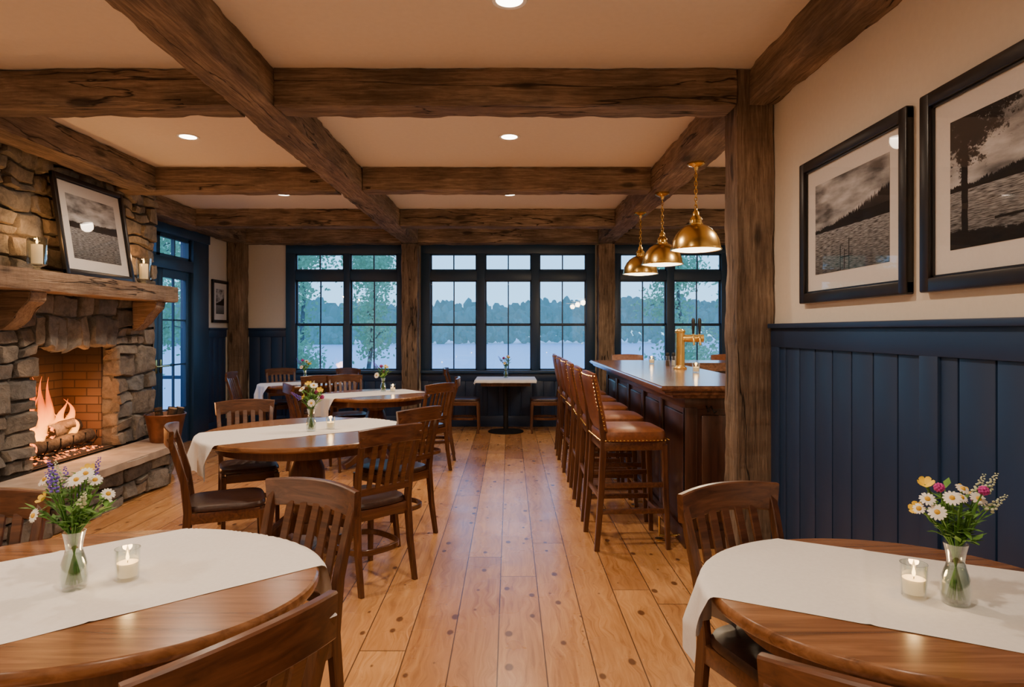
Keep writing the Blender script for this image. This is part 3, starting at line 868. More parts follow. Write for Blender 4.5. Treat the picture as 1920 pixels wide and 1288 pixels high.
def runner(x, y, rx, ry, ang, width, l0, l1, off=0.0, square=False, label='ivory linen table runner draped over the edge of a wooden table'):
    H = .7515
    bm = bmesh.new()
    nx, ny = 130, 50
    ca, sa = math.cos(ang), math.sin(ang)
    g = []
    for i in range(nx + 1):
        row = []
        for j in range(ny + 1):
            u = l0 + (l1 - l0) * i / nx
            v = off + width * (j / ny - .5)
            px, py = u * ca - v * sa, u * sa + v * ca
            if square:
                qx = max(-rx, min(rx, px)); qy = max(-ry, min(ry, py))
                d = math.hypot(px - qx, py - qy)
                inside = d < 1e-6
                bxp, byp = qx, qy
                nv = Vector((px - qx, py - qy))
            else:
                e = math.hypot(px / rx, py / ry)
                inside = e <= 1
                if not inside:
                    bxp, byp = px / e, py / e
                    d = math.hypot(px - bxp, py - byp)
                    nv = Vector((bxp / rx ** 2, byp / ry ** 2))
            if inside:
                z = H + .0012 * noise.noise(Vector((px * 6, py * 6, 0)))
                z += .0022 * math.exp(-(abs(u - (l0 + l1) * .5) / .008) ** 2)
                z += .0014 * math.exp(-(abs(v - off) / .007) ** 2)
                co = (px, py, z)
            else:
                nv.normalize()
                r = .012
                if d < r * pi / 2:
                    a = d / r
                    o = r * math.sin(a); dz = r * (1 - math.cos(a))
                else:
                    o = r; dz = r + (d - r * pi / 2)
                th = math.atan2(byp, bxp)
                rip = .016 * math.sin(th * 26 + 1) + .02 * math.sin(th * 11)
                o += .006 + max(0, rip + .012) * min(1, dz / .12)
                co = (bxp + nv.x * o, byp + nv.y * o, H - dz)
            row.append(bm.verts.new(co))
        g.append(row)
    for i in range(nx):
        for j in range(ny):
            bm.faces.new((g[i][j], g[i + 1][j], g[i + 1][j + 1], g[i][j + 1]))
    me = done(bm, 'table_runner', M['cloth'], 180)
    return obj('table_runner', me, (x, y, 0), label=label, category='table runner', group='ivory table runners')

TL = 'round polished brown wooden pedestal dining table'
table(-1.12, 1.70, .60, .46, TL + ' set with flowers')
runner(-1.12, 1.70, .60, .46, math.radians(40), .62, -.72, .66, .03)
table(1.005, 1.64, .485, .43, TL + ' beside navy wainscot')
runner(1.005, 1.64, .485, .43, math.radians(-27), .56, -.66, .50, .03)
table(-1.36, 4.30, .67, .66, TL + ' near the hearth')
runner(-1.36, 4.30, .67, .66, math.radians(38), .56, -.86, .72, .05)
table(-1.42, 6.80, .58, .56, TL + ' on pine floor')
runner(-1.42, 6.80, .58, .56, math.radians(38), .5, -.78, .5, .05)
table(-2.66, 8.15, .50, .48, TL + ' near the windows')
runner(-2.66, 8.15, .50, .48, math.radians(30), .5, -.70, .5, .0)
table(-.05, 9.0, .40, .32, 'small square pedestal table under the middle window', square=True)
runner(-.05, 9.0, .405, .325, 0, .74, -.47, .43, 0, square=True, label='white cloth covering the small window table')

# ------------------------------------------------------------------ chairs
def leg_rear(sx):
    def f(b):
        pts = [(sx * .20, -.255, 0), (sx * .195, -.215, .22), (sx * .19, -.195, .45), (sx * .195, -.215, .62), (sx * .205, -.265, .80), (sx * .208, -.285, .855)]
        sweep(b, pts, [rsec(.028, .032), rsec(.034, .038), rsec(.036, .044), rsec(.034, .036), rsec(.032, .028), rsec(.03, .024)], ref=(0, 1, 0))
    return f
def leg_front(sx):
    return lambda b: sweep(b, [(sx * .195, .20, 0), (sx * .193, .195, .25), (sx * .19, .19, .43)], [rsec(.028, .028), rsec(.034, .034), rsec(.04, .04)], ref=(0, 1, 0))
def back_y(x, z):
    t = (z - .45) / .41
    return -.20 - .085 * t ** 1.3 - .035 * (1 - (x / .21) ** 2) * (t if t > 0 else 0)
def backrest(b):
    n = 12
    pts = [(x, back_y(x, .84), .845 + .012 * (1 - (x / .225) ** 2)) for x in [-.228 + .456 * i / n for i in range(n + 1)]]
    sweep(b, pts, rsec(.024, .095, .35))
    pts = [(x, back_y(x, .54), .545) for x in [-.19 + .38 * i / n for i in range(n + 1)]]
    sweep(b, pts, rsec(.020, .04))
    for x in (-.124, -.062, 0, .062, .124):
        sweep(b, [(x, back_y(x, z), z) for z in (.53, .61, .69, .77, .82)], rsec(.034, .011), ref=(0, 1, 0))
def seat(b):
    n = 40
    rings = []
    for k, (s, z) in enumerate(((.94, .442), (1.0, .45), (1.0, .462), (.96, .476), (.82, .482), (.5, .478), (0.01, .474))):
        ring = []
        for i in range(n):
            a = 2 * pi * i / n
            c, q = math.cos(a), math.sin(a)
            e = 4.5
            r = (abs(c) ** e + abs(q) ** e) ** (-1 / e)
            y = q * r * .215 * s
            x = c * r * (.215 + .012 * q) * s
            ring.append(b.verts.new((x, y - .0, z)))
        rings.append(ring)
    for A, B in zip(rings[:-1], rings[1:]):
        for j in range(n):
            b.faces.new((A[j], A[(j + 1) % n], B[(j + 1) % n], B[j]))
    b.faces.new(rings[0][::-1]); b.faces.new(rings[-1])
def seatframe(b):
    bx(b, -.175, .175, .178, .203, .385, .444, .003)
    bx(b, -.175, .175, -.21, -.187, .385, .444, .003)
    bx(b, -.205, -.182, -.18, .18, .385, .444, .003)
    bx(b, .182, .205, -.18, .18, .385, .444, .003)
def ring(b):
    pts = []
    for i in range(40):
        a = 2 * pi * i / 40
        c, q = math.cos(a), math.sin(a)
        r = (abs(c) ** 3 + abs(q) ** 3) ** (-1 / 3)
        pts.append((c * r * .183, q * r * .19 - .005, .20))
    sweep(b, pts, rsec(.014, .032), closed=True)
chair = [('seat', MB(seat, 'seat', M['leather'])), ('seat_frame', MB(seatframe, 'seat_frame', M['chairx'])), ('backrest', MB(backrest, 'backrest', M['chairx'])),
         ('leg', MB(leg_rear(-1), 'leg', M['chair'])), ('leg', MB(leg_rear(1), 'leg', M['chair'])), ('leg', MB(leg_front(-1), 'leg', M['chair'])), ('leg', MB(leg_front(1), 'leg', M['chair'])),
         ('stretcher', MB(ring, 'stretcher', M['chairx']))]
def dchair(x, y, fx, fy, where, grp):
    a = math.atan2(fy, fx) - pi / 2
    inst('dining_chair', chair, (x, y, 0), a, 'dark slat-back dining chair ' + where, 'chair', grp, scale=(.89, .96, 1))
g1, g2, g3, g4, g5, g6 = ('chairs at the front flower table', 'chairs at the table by the wainscot', 'chairs at the table near the hearth', 'chairs at the middle round table', 'chairs at the table by the windows', 'chairs at the small window table')
dchair(-.80, 1.96, -.45, -.89, 'facing the flower table', g1)
dchair(-.69, 1.27, -.84, .54, 'tucked toward the flower table', g1)
dchair(-1.66, 1.80, .20, -.98, 'behind the flower table', g1)
dchair(.84, 1.90, .38, -.92, 'beside the wainscot table', g2)
dchair(.72, 1.17, .5, .86, 'drawn up to the wainscot table', g2)
dchair(-1.61, 3.64, .91, .40, 'at the hearth table', g3)
dchair(-.84, 3.70, -.72, .69, 'angled to the hearth table', g3)
dchair(-.82, 4.50, -.80, .60, 'by the aisle', g3)
dchair(-1.86, 4.56, .45, -.89, 'beyond the hearth table', g3)
dchair(-.90, 6.50, -.80, .60, 'by the aisle', g4)
dchair(-.86, 7.15, -1, -.1, 'by the aisle', g4)
dchair(-1.82, 7.32, .45, -.9, 'behind the middle table', g4)
dchair(-1.95, 6.45, .85, .5, 'beside the middle table', g4)
dchair(-2.36, 7.70, -.5, .85, 'at the table by the windows', g5)
dchair(-3.02, 8.62, .5, -.8, 'at the table by the windows', g5)
dchair(-3.22, 8.05, 1, .1, 'at the table by the windows', g5)
dchair(-2.35, 8.66, -.4, -.9, 'at the table by the windows', g5)
dchair(-.62, 9.0, 1, .0, 'at the small window table', g6)
dchair(.50, 9.0, -1, .0, 'at the small window table', g6)

# ------------------------------------------------------------------ bar
BT = 1.07
bar = obj('bar_counter', None, (0, 0, 0), label='long mahogany bar with polished moulded wooden top', category='bar')
def f(b):
    def lpoly(x0, x1, y0, y1, z0, z1, bev):
        pts = [(x0, y0), (x1, y0), (x1, y1 - .65), (3.3, y1 - .65), (3.3, y1), (x0, y1)]
        lo = [b.verts.new((p[0], p[1], z0)) for p in pts]
        hi = [b.verts.new((p[0], p[1], z1)) for p in pts]
        f1 = b.faces.new(lo[::-1]); f2 = b.faces.new(hi)
        n = len(pts)
        for i in range(n):
            b.faces.new((lo[i], lo[(i + 1) % n], hi[(i + 1) % n], hi[i]))
        bmesh.ops.bevel(b, geom=list(f1.edges) + list(f2.edges), offset=bev, segments=3, affect='EDGES')
    lpoly(.955, 1.76, 4.04, 7.62, BT - .035, BT, .012)
    lpoly(.99, 1.73, 4.07, 7.59, BT - .062, BT - .034, .008)
    lpoly(1.05, 1.70, 4.11, 7.55, BT - .085, BT - .061, .006)
obj('countertop', MB(f, 'countertop', M['bartop']), parent=bar)
def f(b):
    bx(b, 1.16, 1.62, 4.18, 7.48, .0, .99)
    bx(b, 1.62, 3.2, 7.05, 7.48, .0, .99)
    bx(b, 1.14, 1.64, 4.16, 7.5, .0, .12, .006)
    bx(b, 1.14, 1.64, 4.16, 7.5, .91, .985, .004)
    n = 5
    for i in range(n + 1):
        y = 4.16 + (7.5 - 4.16) * i / n
        y0 = max(4.16, y - .05); y1 = min(7.5, y + .05)
        bx(b, 1.14, 1.165, y0, y1, .12, .92, .003)
    for i in range(n):
        ya = 4.16 + 3.34 * i / n + .08; yb = 4.16 + 3.34 * (i + 1) / n - .08
        bx(b, 1.148, 1.17, ya, yb, .17, .87, .012)
    bx(b, 1.14, 1.22, 4.155, 4.19, .12, .92, .003)
    bx(b, 1.54, 1.62, 4.155, 4.19, .12, .92, .003)
    bx(b, 1.25, 1.51, 4.165, 4.19, .17, .87, .012)
obj('bar_body', MB(f, 'bar_body', M['bar']), parent=bar)
def f(b):
    sweep(b, [(1.02, 4.2, .19), (1.02, 7.5, .19)], csec(.02, 14))
    for y in (4.35, 5.2, 6.1, 7.0, 7.42):
        sweep(b, [(1.02, y, .19), (1.02, y, .03), (1.15, y, .03)], csec(.009))
        lathe(b, [(0, 0), (.03, 0), (.03, .01), (0, .012)], 16, c=(1.02, y, 0), cap=False)
obj('foot_rail', MB(f, 'foot_rail', M['brass']), parent=bar)
def f(b):
    sweep(b, [(1.28, 4.155, .93), (1.28, 4.12, .90), (1.28, 4.10, .905), (1.28, 4.095, .93)], csec(.005))
    sweep(b, [(1.31, 4.155, .93), (1.32, 4.12, .89), (1.33, 4.10, .905)], csec(.005))
obj('coat_hook', MB(f, 'coat_hook', M['iron']), parent=bar)

# stools (face +Y)
def s_seat(b):
    n = 44
    rings = []
    for s, z in ((.93, .70), (.99, .705), (1.0, .725), (1.0, .745), (.965, .765), (.85, .778), (.5, .785), (.02, .785)):
        rg = []
        for i in range(n):
            a = 2 * pi * i / n
            c, q = math.cos(a), math.sin(a)
            r = (abs(c) ** 5 + abs(q) ** 5) ** (-1 / 5)
            rg.append(b.verts.new((c * r * .22 * s, q * r * .225 * s, z)))
        rings.append(rg)
    for A, B in zip(rings[:-1], rings[1:]):
        for j in range(n):
            b.faces.new((A[j], A[(j + 1) % n], B[(j + 1) % n], B[j]))
    b.faces.new(rings[0][::-1]); b.faces.new(rings[-1])
def s_yb(z, x=0):
    return -.205 - .075 * (z - .75) / .38 + .018 * (x / .2) ** 2
def s_back(b):
    nx, nz = 12, 9
    F = []; G = []
    for i in range(nx + 1):
        r1 = []; r2 = []
        for j in range(nz + 1):
            a = -1 + 2 * i / nx; c = -1 + 2 * j / nz
            x = a * .205 * (1 - .02 * abs(c) ** 4)
            z = .955 + c * .185 + (.012 * (1 - a * a) if c > 0 else 0)
            th = .012 + .022 * ((1 - abs(a) ** 6) * (1 - abs(c) ** 6))
            y = s_yb(z, x)
            r1.append(b.verts.new((x, y + th, z))); r2.append(b.verts.new((x, y - th * .7, z)))
        F.append(r1); G.append(r2)
    for i in range(nx):
        for j in range(nz):
            b.faces.new((F[i][j], F[i][j + 1], F[i + 1][j + 1], F[i + 1][j]))
            b.faces.new((G[i][j], G[i + 1][j], G[i + 1][j + 1], G[i][j + 1]))
    for i in range(nx):
        b.faces.new((F[i][0], F[i + 1][0], G[i + 1][0], G[i][0]))
        b.faces.new((F[i][nz], G[i][nz], G[i + 1][nz], F[i + 1][nz]))
    for j in range(nz):
        b.faces.new((F[0][j], G[0][j], G[0][j + 1], F[0][j + 1]))
        b.faces.new((F[nx][j], F[nx][j + 1], G[nx][j + 1], G[nx][j]))
def s_nails(b):
    for i in range(17):
        t = -.195 + .39 * i / 16
        for yy in (-.226, .226):
            sph(b, (t, yy, .712), .006)
        for xx in (-.221, .221):
            sph(b, (xx, t, .712), .006)
    for i in range(15):
        z = .785 + .34 * i / 14
        for sx in (-1, 1):
            sph(b, (sx * .207, s_yb(z, .2) - .004, z), .0055)
            sph(b, (sx * .19, s_yb(z, .19) - .017, z), .0055)
    for i in range(13):
        x = -.18 + .36 * i / 12
        sph(b, (x, s_yb(1.12, x) - .017, 1.125), .0055)
def s_legr(sx):
    return lambda b: sweep(b, [(sx * .20, -.25, 0), (sx * .19, -.22, .35), (sx * .185, -.20, .70), (sx * .185, s_yb(.9) + .004, .9), (sx * .185, s_yb(1.1) + .004, 1.1)], [rsec(.03, .032), rsec(.036, .038), rsec(.038, .042), rsec(.03, .012), rsec(.026, .01)], ref=(0, 1, 0))
def s_legf(sx):
    return lambda b: sweep(b, [(sx * .20, .22, 0), (sx * .19, .205, .35), (sx * .185, .195, .68)], [rsec(.028, .028), rsec(.036, .036), rsec(.04, .04)], ref=(0, 1, 0))
def s_frame(b):
    bx(b, -.185, .185, .185, .21, .645, .70, .003); bx(b, -.185, .185, -.215, -.19, .645, .70, .003)
    bx(b, -.205, -.18, -.2, .2, .645, .70, .003); bx(b, .18, .205, -.2, .2, .645, .70, .003)
def s_str(b):
    for z, t in ((.25, .008), (.42, .004)):
        for sx in (-1, 1):
            bx(b, sx * .192 - .011, sx * .192 + .011, -.225, .205, z - .016, z + .016, .003)
    bx(b, -.19, .19, .195, .222, .18, .22, .003)
    bx(b, -.19, .19, -.235, -.213, .33, .36, .003)
stool = [('seat', MB(s_seat, 'stool_seat', M['cognac'])), ('backrest', MB(s_back, 'stool_backrest', M['cognac'])), ('nailhead_trim', MB(s_nails, 'nailheads', M['brass'])), ('seat_frame', MB(s_frame, 'stool_frame', M['chairx'])),
         ('leg', MB(s_legr(-1), 'leg', M['chair'])), ('leg', MB(s_legr(1), 'leg', M['chair'])), ('leg', MB(s_legf(-1), 'leg', M['chair'])), ('leg', MB(s_legf(1), 'leg', M['chair'])), ('stretcher', MB(s_str, 'stretcher', M['chairx']))]
sl = 'tall cognac leather bar stool with brass nailheads'
for i in range(6):
    inst('bar_stool', stool, (.80, 4.34 + .625 * i, 0), -pi / 2 + (.06 if i == 0 else R.uniform(-.05, .05)), sl + ' along the bar', 'bar stool', 'bar stools along the bar')
for x in (1.55, 2.85):
    inst('bar_stool', stool, (x, 8.15, 0), pi, sl + ' behind the bar', 'bar stool', 'bar stools at the bar return', scale=(1, 1, .965))

# tap tower
tap = [('tower_base', MB(lambda b: lathe(b, [(0, 0), (.06, 0), (.062, .012), (.045, .025), (.042, .035), (0, .036)], 28, cap=False), 'tower_base', M['brass'])),
       ('tower_column', MB(lambda b: lathe(b, [(0, .03), (.042, .03), (.042, .33), (.048, .335), (.048, .35), (.03, .365), (0, .37)], 28, cap=False), 'tower_column', M['brass']))]
def f(b):
    sweep(b, [(-.01, 0, .28), (.20, 0, .28)], csec(.034, 20))
    sweep(b, [(.20, 0, .28), (.207, 0, .28)], csec(.038, 20))
tap.append(('tower_arm', MB(f, 'tower_arm', M['brass'])))
for x in (.11, .165):
    def g(b):
        sweep(b, [(x, 0, .28), (x, -.07, .285), (x, -.10, .26), (x, -.105, .22)], [csec(.013, 12), csec(.012, 12), csec(.01, 12), csec(.009, 12)], ref=(1, 0, 0))
        sweep(b, [(x, -.06, .28), (x, -.055, .33)], csec(.008, 10), ref=(1, 0, 0))
    tap.append(('faucet', MB(g, 'faucet', M['brass']), [('tap_handle', MB(lambda b: lathe(b, [(0, .32), (.010, .32), (.014, .38), (.017, .44), (.012, .46), (0, .465)], 16, c=(x, -.055, 0), cap=False), 'tap_handle', M['black']))]))
inst('beer_tap_tower', tap, (1.56, 5.85, BT), -.15, 'polished brass beer tap tower with dark handles on the bar', 'beer tap')
candle((1.56, 5.35, BT), 'lit votive candle in a clear glass on the bar top', .3)
candle((1.50, 6.75, BT), 'lit votive candle in a clear glass on the bar top', .3)
M['pepper'] = simple('pepper', (.06, .04, .03), .8)
M['salt'] = simple('salt', (.75, .72, .68), .8)
for dx, mm, nm in ((0, 'pepper', 'pepper'), (.06, 'salt', 'salt')):
    inst(nm + '_shaker', [('glass_body', MB(lambda b: lathe(b, [(0, 0), (.02, 0), (.024, .01), (.018, .08), (.018, .10), (0, .10)], 16, cap=False), 'shaker', M['glass'])),
        ('filling', MB(lambda b: lathe(b, [(0, .003), (.018, .003), (.02, .01), (.017, .055), (0, .055)], 16, cap=False), 'fill', M[mm])),
        ('lid', MB(lambda b: lathe(b, [(0, .10), (.02, .10), (.02, .12), (.012, .132), (0, .134)], 16, cap=False), 'lid', M['iron']))], (1.57 + dx, 6.35, BT), 0, 'small glass %s shaker with metal lid on the bar' % nm, 'shaker')

# ------------------------------------------------------------------ pendants
def p_shade(b):
    lathe(b, [(.188, 0), (.190, .008), (.182, .012), (.180, .03), (.170, .075), (.148, .12), (.115, .158), (.075, .185), (.045, .195), (.043, .194), (.072, .181), (.112, .154), (.144, .117), (.166, .073), (.176, .03), (.178, .004), (.188, 0)], 48, cap=False)
def p_cap(b):
    lathe(b, [(.05, .188), (.052, .20), (.046, .205), (.044, .225), (.048, .23), (.040, .245), (.026, .26), (.024, .285), (.012, .30), (.010, .315), (0, .317)], 28, cap=False)
def p_chain(b):
    z = .31
    k = 0
    while z < .60:
        pts = []
        for i in range(12):
            a = 2 * pi * i / 12
            u, w = .011 * math.cos(a), .019 * math.sin(a)
            pts.append((u, 0, z + .017 + w) if k % 2 == 0 else (0, u, z + .017 + w))
        sweep(b, pts, csec(.0032, 6), ref=(0, 1, 0) if k % 2 == 0 else (1, 0, 0), closed=True)
        z += .0295
        k += 1
    sweep(b, [(.004, 0, .30), (.003, .004, .45), (0, 0, .645)], csec(.0022, 6))
def p_can(b):
    lathe(b, [(0, .60), (.012, .60), (.02, .625), (.05, .635), (.065, .645), (.065, .662), (0, .663)], 28, cap=False)
pend = [('shade', MB(p_shade, 'shade', M['brass'])), ('shade_cap', MB(p_cap, 'shade_cap', M['brass'])), ('chain', MB(p_chain, 'chain', M['brass'])), ('canopy', MB(p_can, 'canopy', M['brass'])),
        ('glass_diffuser', MB(lambda b: lathe(b, [(0, -.012), (.08, -.009), (.14, -.002), (.177, .009), (.174, .013), (0, .012)], 40, cap=False), 'diffuser', M['diff'], 90))]
for y in (4.82, 5.88, 6.86):
    r = inst('pendant_lamp', pend, (1.405, y, 2.025), 0, 'brass dome pendant lamp hanging on a chain over the bar', 'pendant lamp', 'brass pendants over the bar')
    light('POINT', (0, 0, -.07), 16, (1, .74, .45), r, .05, name='bulb_glow')

# recessed lights
canp = [('trim_ring', MB(lambda b: lathe(b, [(.060, -.002), (.078, -.006), (.084, -.001), (.084, .0), (.060, 0)], 36, cap=False), 'trim_ring', M['white'])),
        ('lens', MB(lambda b: lathe(b, [(0, -.003), (.061, -.003), (.061, -.001), (0, -.001)], 32, cap=False), 'lens', M['lens']))]
WARM = (1, .78, .57)
for y in (-1.4, .8, 2.86, 4.88, 6.94):
    for x in (-2.45, 0, 2.46):
        if x > 1 and y < 4: continue
        r = inst('recessed_light', canp, (x, y, ZC - .001), 0, 'round recessed ceiling downlight glowing warm', 'ceiling light', 'recessed ceiling lights')
        light('SPOT', (0, 0, -.03), 112 if y < 6 else 90, WARM, r, .06, name='downlight_beam', spot_size=math.radians(163), spot_blend=.9)

# ------------------------------------------------------------------ vases & flowers
def f(b):
    lathe(b, [(0, .003), (.026, .0), (.031, .006), (.033, .03), (.031, .065), (.022, .09), (.019, .105), (.022, .125), (.0275, .148), (.026, .148), (.0205, .125), (.0175, .105), (.0205, .09), (.029, .064), (.031, .03), (.028, .010), (0, .009)], 32, cap=False)
M['vwater'] = thin_glass('water', (.90, .95, .90), .2, base=.02)
vase = [('glass_body', MB(f, 'vase_glass', M['glass'])), ('water', MB(lambda b: lathe(b, [(0, .010), (.027, .011), (.0295, .03), (.0275, .064), (.021, .085), (0, .085)], 24, cap=False), 'vase_water', M['vwater']))]
FL = {'daisy': 'white daisy with yellow centre in a glass vase', 'buttercup': 'yellow wildflower in a glass vase', 'lupine': 'purple flower spike in a glass vase', 'clover': 'magenta clustered bloom in a glass vase', 'snapdragon': 'white and green flower spike in a glass vase', 'sprig': 'leafy green sprig in a glass vase'}
def flower(kind, base, head, mouth, rn, grp, big=1.0):
    base, head, mouth = Vector(base), Vector(head), Vector(mouth)
    root = obj({'sprig': 'green_sprig'}.get(kind, kind + '_flower'), None, base, label=FL[kind], category='flower', group=grp)
    root.empty_display_size = .02
    m = mouth - base
    h = head - base
    pts = [Vector((0, 0, 0)), m * .5, m, m.lerp(h, .35) + Vector((0, 0, .012)), m.lerp(h, .7) + Vector((0, 0, .01)), h]
    obj('stem', MB(lambda b: sweep(b, pts, csec(.0017 * big, 6), ref=(1, 0, .2)), 'stem', M['stem'], 90), parent=root)
    d = (h - pts[4]).normalized()
    if kind in ('daisy', 'buttercup'):
        d = (d + Vector((rn.uniform(-.4, .4), -.9, .35))).normalized()
    q = d.to_track_quat('Z', 'Y').to_matrix()
    def leafs(b):
        nlf = 13 if kind == 'sprig' else 6
        for i in range(nlf):
            t = rn.uniform(.05, .95 if kind == 'sprig' else .75)
            p = m.lerp(h, t) + Vector((0, 0, .008))
            a = rn.uniform(0, 2 * pi)
            o = Vector((math.cos(a), math.sin(a), rn.uniform(.2, .9))).normalized()
            L = rn.uniform(.022, .046) * big
            s = o.cross(Vector((0, 0, 1))).normalized() * L * .18
            v = [b.verts.new(p), b.verts.new(p + o * L * .5 + s), b.verts.new(p + o * L + Vector((0, 0, -.004))), b.verts.new(p + o * L * .5 - s)]
            b.faces.new(v)
    obj('foliage', MB(leafs, 'foliage', M['leaf'], 90, recalc=False), parent=root, kind='stuff')
    def T(x, y, z):
        return h + q @ Vector((x, y, z))
    if kind == 'daisy':
        r = .018 * big * rn.uniform(.75, 1.1)
        def pf(b):
            for i in range(14):
                a = 2 * pi * i / 14 + rn.uniform(-.08, .08)
                ps = []
                for rr, w in ((.25, .06), (.65, .17), (.92, .13), (1.02, .03)):
                    for sg in (-1, 1):
                        ca, sa = math.cos(a), math.sin(a)
                        ps.append(b.verts.new(T(r * (rr * ca - sg * w * sa), r * (rr * sa + sg * w * ca), .002 * math.sin(rr * 3))))
                for k in range(3):
                    b.faces.new((ps[2 * k], ps[2 * k + 1], ps[2 * k + 3], ps[2 * k + 2]))
        obj('petals', MB(pf, 'petals', M['petal_w'], 90, recalc=False), parent=root)
        obj('flower_centre', MB(lambda b: sph(b, T(0, 0, .001), .0062 * big, 2, (1, 1, 1)), 'centre', M['disk'], 90), parent=root)
    elif kind == 'buttercup':
        def pf(b):
            r = .015 * big
            for i in range(6):
                a = 2 * pi * i / 6
                ps = []
                for rr, w, z in ((.1, .15, 0), (.6, .45, .25), (1.0, .4, .6), (1.1, .1, .75)):
                    for sg in (-1, 1):
                        ca, sa = math.cos(a), math.sin(a)
                        ps.append(b.verts.new(T(r * (rr * ca - sg * w * sa), r * (rr * sa + sg * w * ca), r * z)))
                for k in range(3):
                    b.faces.new((ps[2 * k], ps[2 * k + 1], ps[2 * k + 3], ps[2 * k + 2]))
        obj('petals', MB(pf, 'petals', M['petal_y'], 90, recalc=False), parent=root)
    elif kind in ('lupine', 'snapdragon'):
        def pf(b):
            for i in range(26):
                t = i / 26
                a = i * 2.4
                r = .009 * (1 - t * .75) * big
                sph(b, T(r * math.cos(a), r * math.sin(a), -.02 + .055 * t * big), .0044 * (1.1 - t * .7) * big, 1, (1, 1, .8))
        obj('florets', MB(pf, 'florets', M['petal_p'] if kind == 'lupine' else M['petal_g'], 90), parent=root)
    elif kind == 'clover':
        def pf(b):
            for i in range(30):
                z = 1 - 2 * (i + .5) / 30
                a = i * 2.4
                k = math.sqrt(1 - z * z)
                sph(b, T(.009 * k * math.cos(a) * big, .009 * k * math.sin(a) * big, .008 * z * big), .0038 * big, 1)
        obj('florets', MB(pf, 'florets', M['petal_m'], 90), parent=root)

def bouquet(x, y, z, seed, kinds, vlabel, big=1.0, spread=.085):
    rn = random.Random(seed)
    inst('flower_vase', vase, (x, y, z), 0, vlabel, 'vase', 'glass bud vases')
    n = len(kinds)
    for i, k in enumerate(kinds):
        a = 2 * pi * i * .382 + rn.uniform(-.3, .3)
        rad = spread * math.sqrt((i + .6) / n) * rn.uniform(.85, 1.15)
        c, s = math.cos(a), math.sin(a)
        hz = .305 - .09 * (rad / spread) ** 2 + rn.uniform(-.03, .02)
        if k in ('lupine', 'snapdragon'): hz += .025
        flower(k, (x - c * .018, y - s * .018, z + .014), (x + c * rad * 1.12, y + s * rad * .8, z + hz), (x + c * .013, y + s * .013, z + .145), rn, 'wildflowers in the bud vases', big)
KB = ['daisy', 'sprig', 'daisy', 'buttercup', 'snapdragon', 'daisy', 'sprig', 'lupine', 'daisy', 'sprig', 'daisy', 'lupine', 'daisy', 'sprig', 'buttercup', 'lupine', 'daisy', 'sprig', 'snapdragon', 'lupine', 'daisy', 'sprig', 'buttercup', 'sprig', 'daisy', 'sprig', 'sprig', 'lupine']
KR = ['daisy', 'sprig', 'daisy', 'buttercup', 'clover', 'daisy', 'sprig', 'daisy', 'snapdragon', 'buttercup', 'clover', 'sprig', 'daisy', 'snapdragon', 'buttercup', 'sprig', 'clover', 'daisy', 'snapdragon', 'sprig', 'daisy', 'sprig', 'buttercup', 'sprig', 'sprig']
bouquet(-1.129, 1.66, .7525, 4, KB, 'clear glass bud vase holding purple, white and yellow wildflowers', 1.05, .095)
bouquet(1.093, 1.567, .7525, 9, KR, 'clear glass bud vase holding daisies and magenta blooms', 1.05, .095)
KM = ['daisy', 'buttercup', 'sprig', 'clover', 'daisy', 'buttercup', 'snapdragon', 'sprig', 'clover', 'buttercup', 'daisy', 'sprig', 'lupine', 'sprig']
bouquet(-1.32, 4.26, .7525, 14, KM, 'clear glass bud vase with yellow and red wildflowers', 1.4, .08)
KS = ['daisy', 'clover', 'sprig', 'buttercup', 'lupine', 'sprig', 'clover', 'daisy']
bouquet(-1.38, 7.0, .7525, 18, KS, 'clear glass bud vase with mixed wildflowers', 1.7, .08)
bouquet(-2.65, 8.3, .7525, 22, KS, 'clear glass bud vase with mixed wildflowers', 1.7, .08)
bouquet(-.05, 9.0, .7525, 25, KS, 'clear glass bud vase with mixed wildflowers by the window', 1.7, .08)
candle((-1.026, 1.72, .7525))
candle((1.016, 1.608, .7525))
candle((-1.215, 4.35, .7525))
candle((-1.27, 6.98, .7525))
candle((-2.52, 8.2, .7525))

# ------------------------------------------------------------------ exterior
def mk_leafm(name, c, haze=None, hf=0.0):
    m, nt, bs, out = newmat(name)
    g = nd(nt, 'ShaderNodeNewGeometry')
    col = ramp(nt, g.outputs['Random Per Island'], [(0, tuple(q * .6 for q in c)), (1, tuple(min(1, q * 1.4) for q in c))])
    nt.links.new(col, bs.inputs['Base Color'])
    bs.inputs['Roughness'].default_value = .7
    bs.inputs['Specular IOR Level'].default_value = .1
    if haze:  # aerial haze painted in as an emissive share of the leaf colour
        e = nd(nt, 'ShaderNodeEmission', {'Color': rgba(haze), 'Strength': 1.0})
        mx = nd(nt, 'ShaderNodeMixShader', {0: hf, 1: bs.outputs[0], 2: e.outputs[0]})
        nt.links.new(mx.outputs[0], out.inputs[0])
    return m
M['tleaf'] = mk_leafm('tree_leaf', (.15, .40, .24), (.20, .55, .58), .35)  # nearer leaves carry some painted haze glow too
M['far'] = mk_leafm('forest_painted_haze', (.06, .17, .18), (.16, .50, .72), .50)  # far-shore mist mixed into the tree colour as emission
M['trunk'] = simple('tree_trunk', (.14, .17, .19), .9, 0, .3, 10, .3)
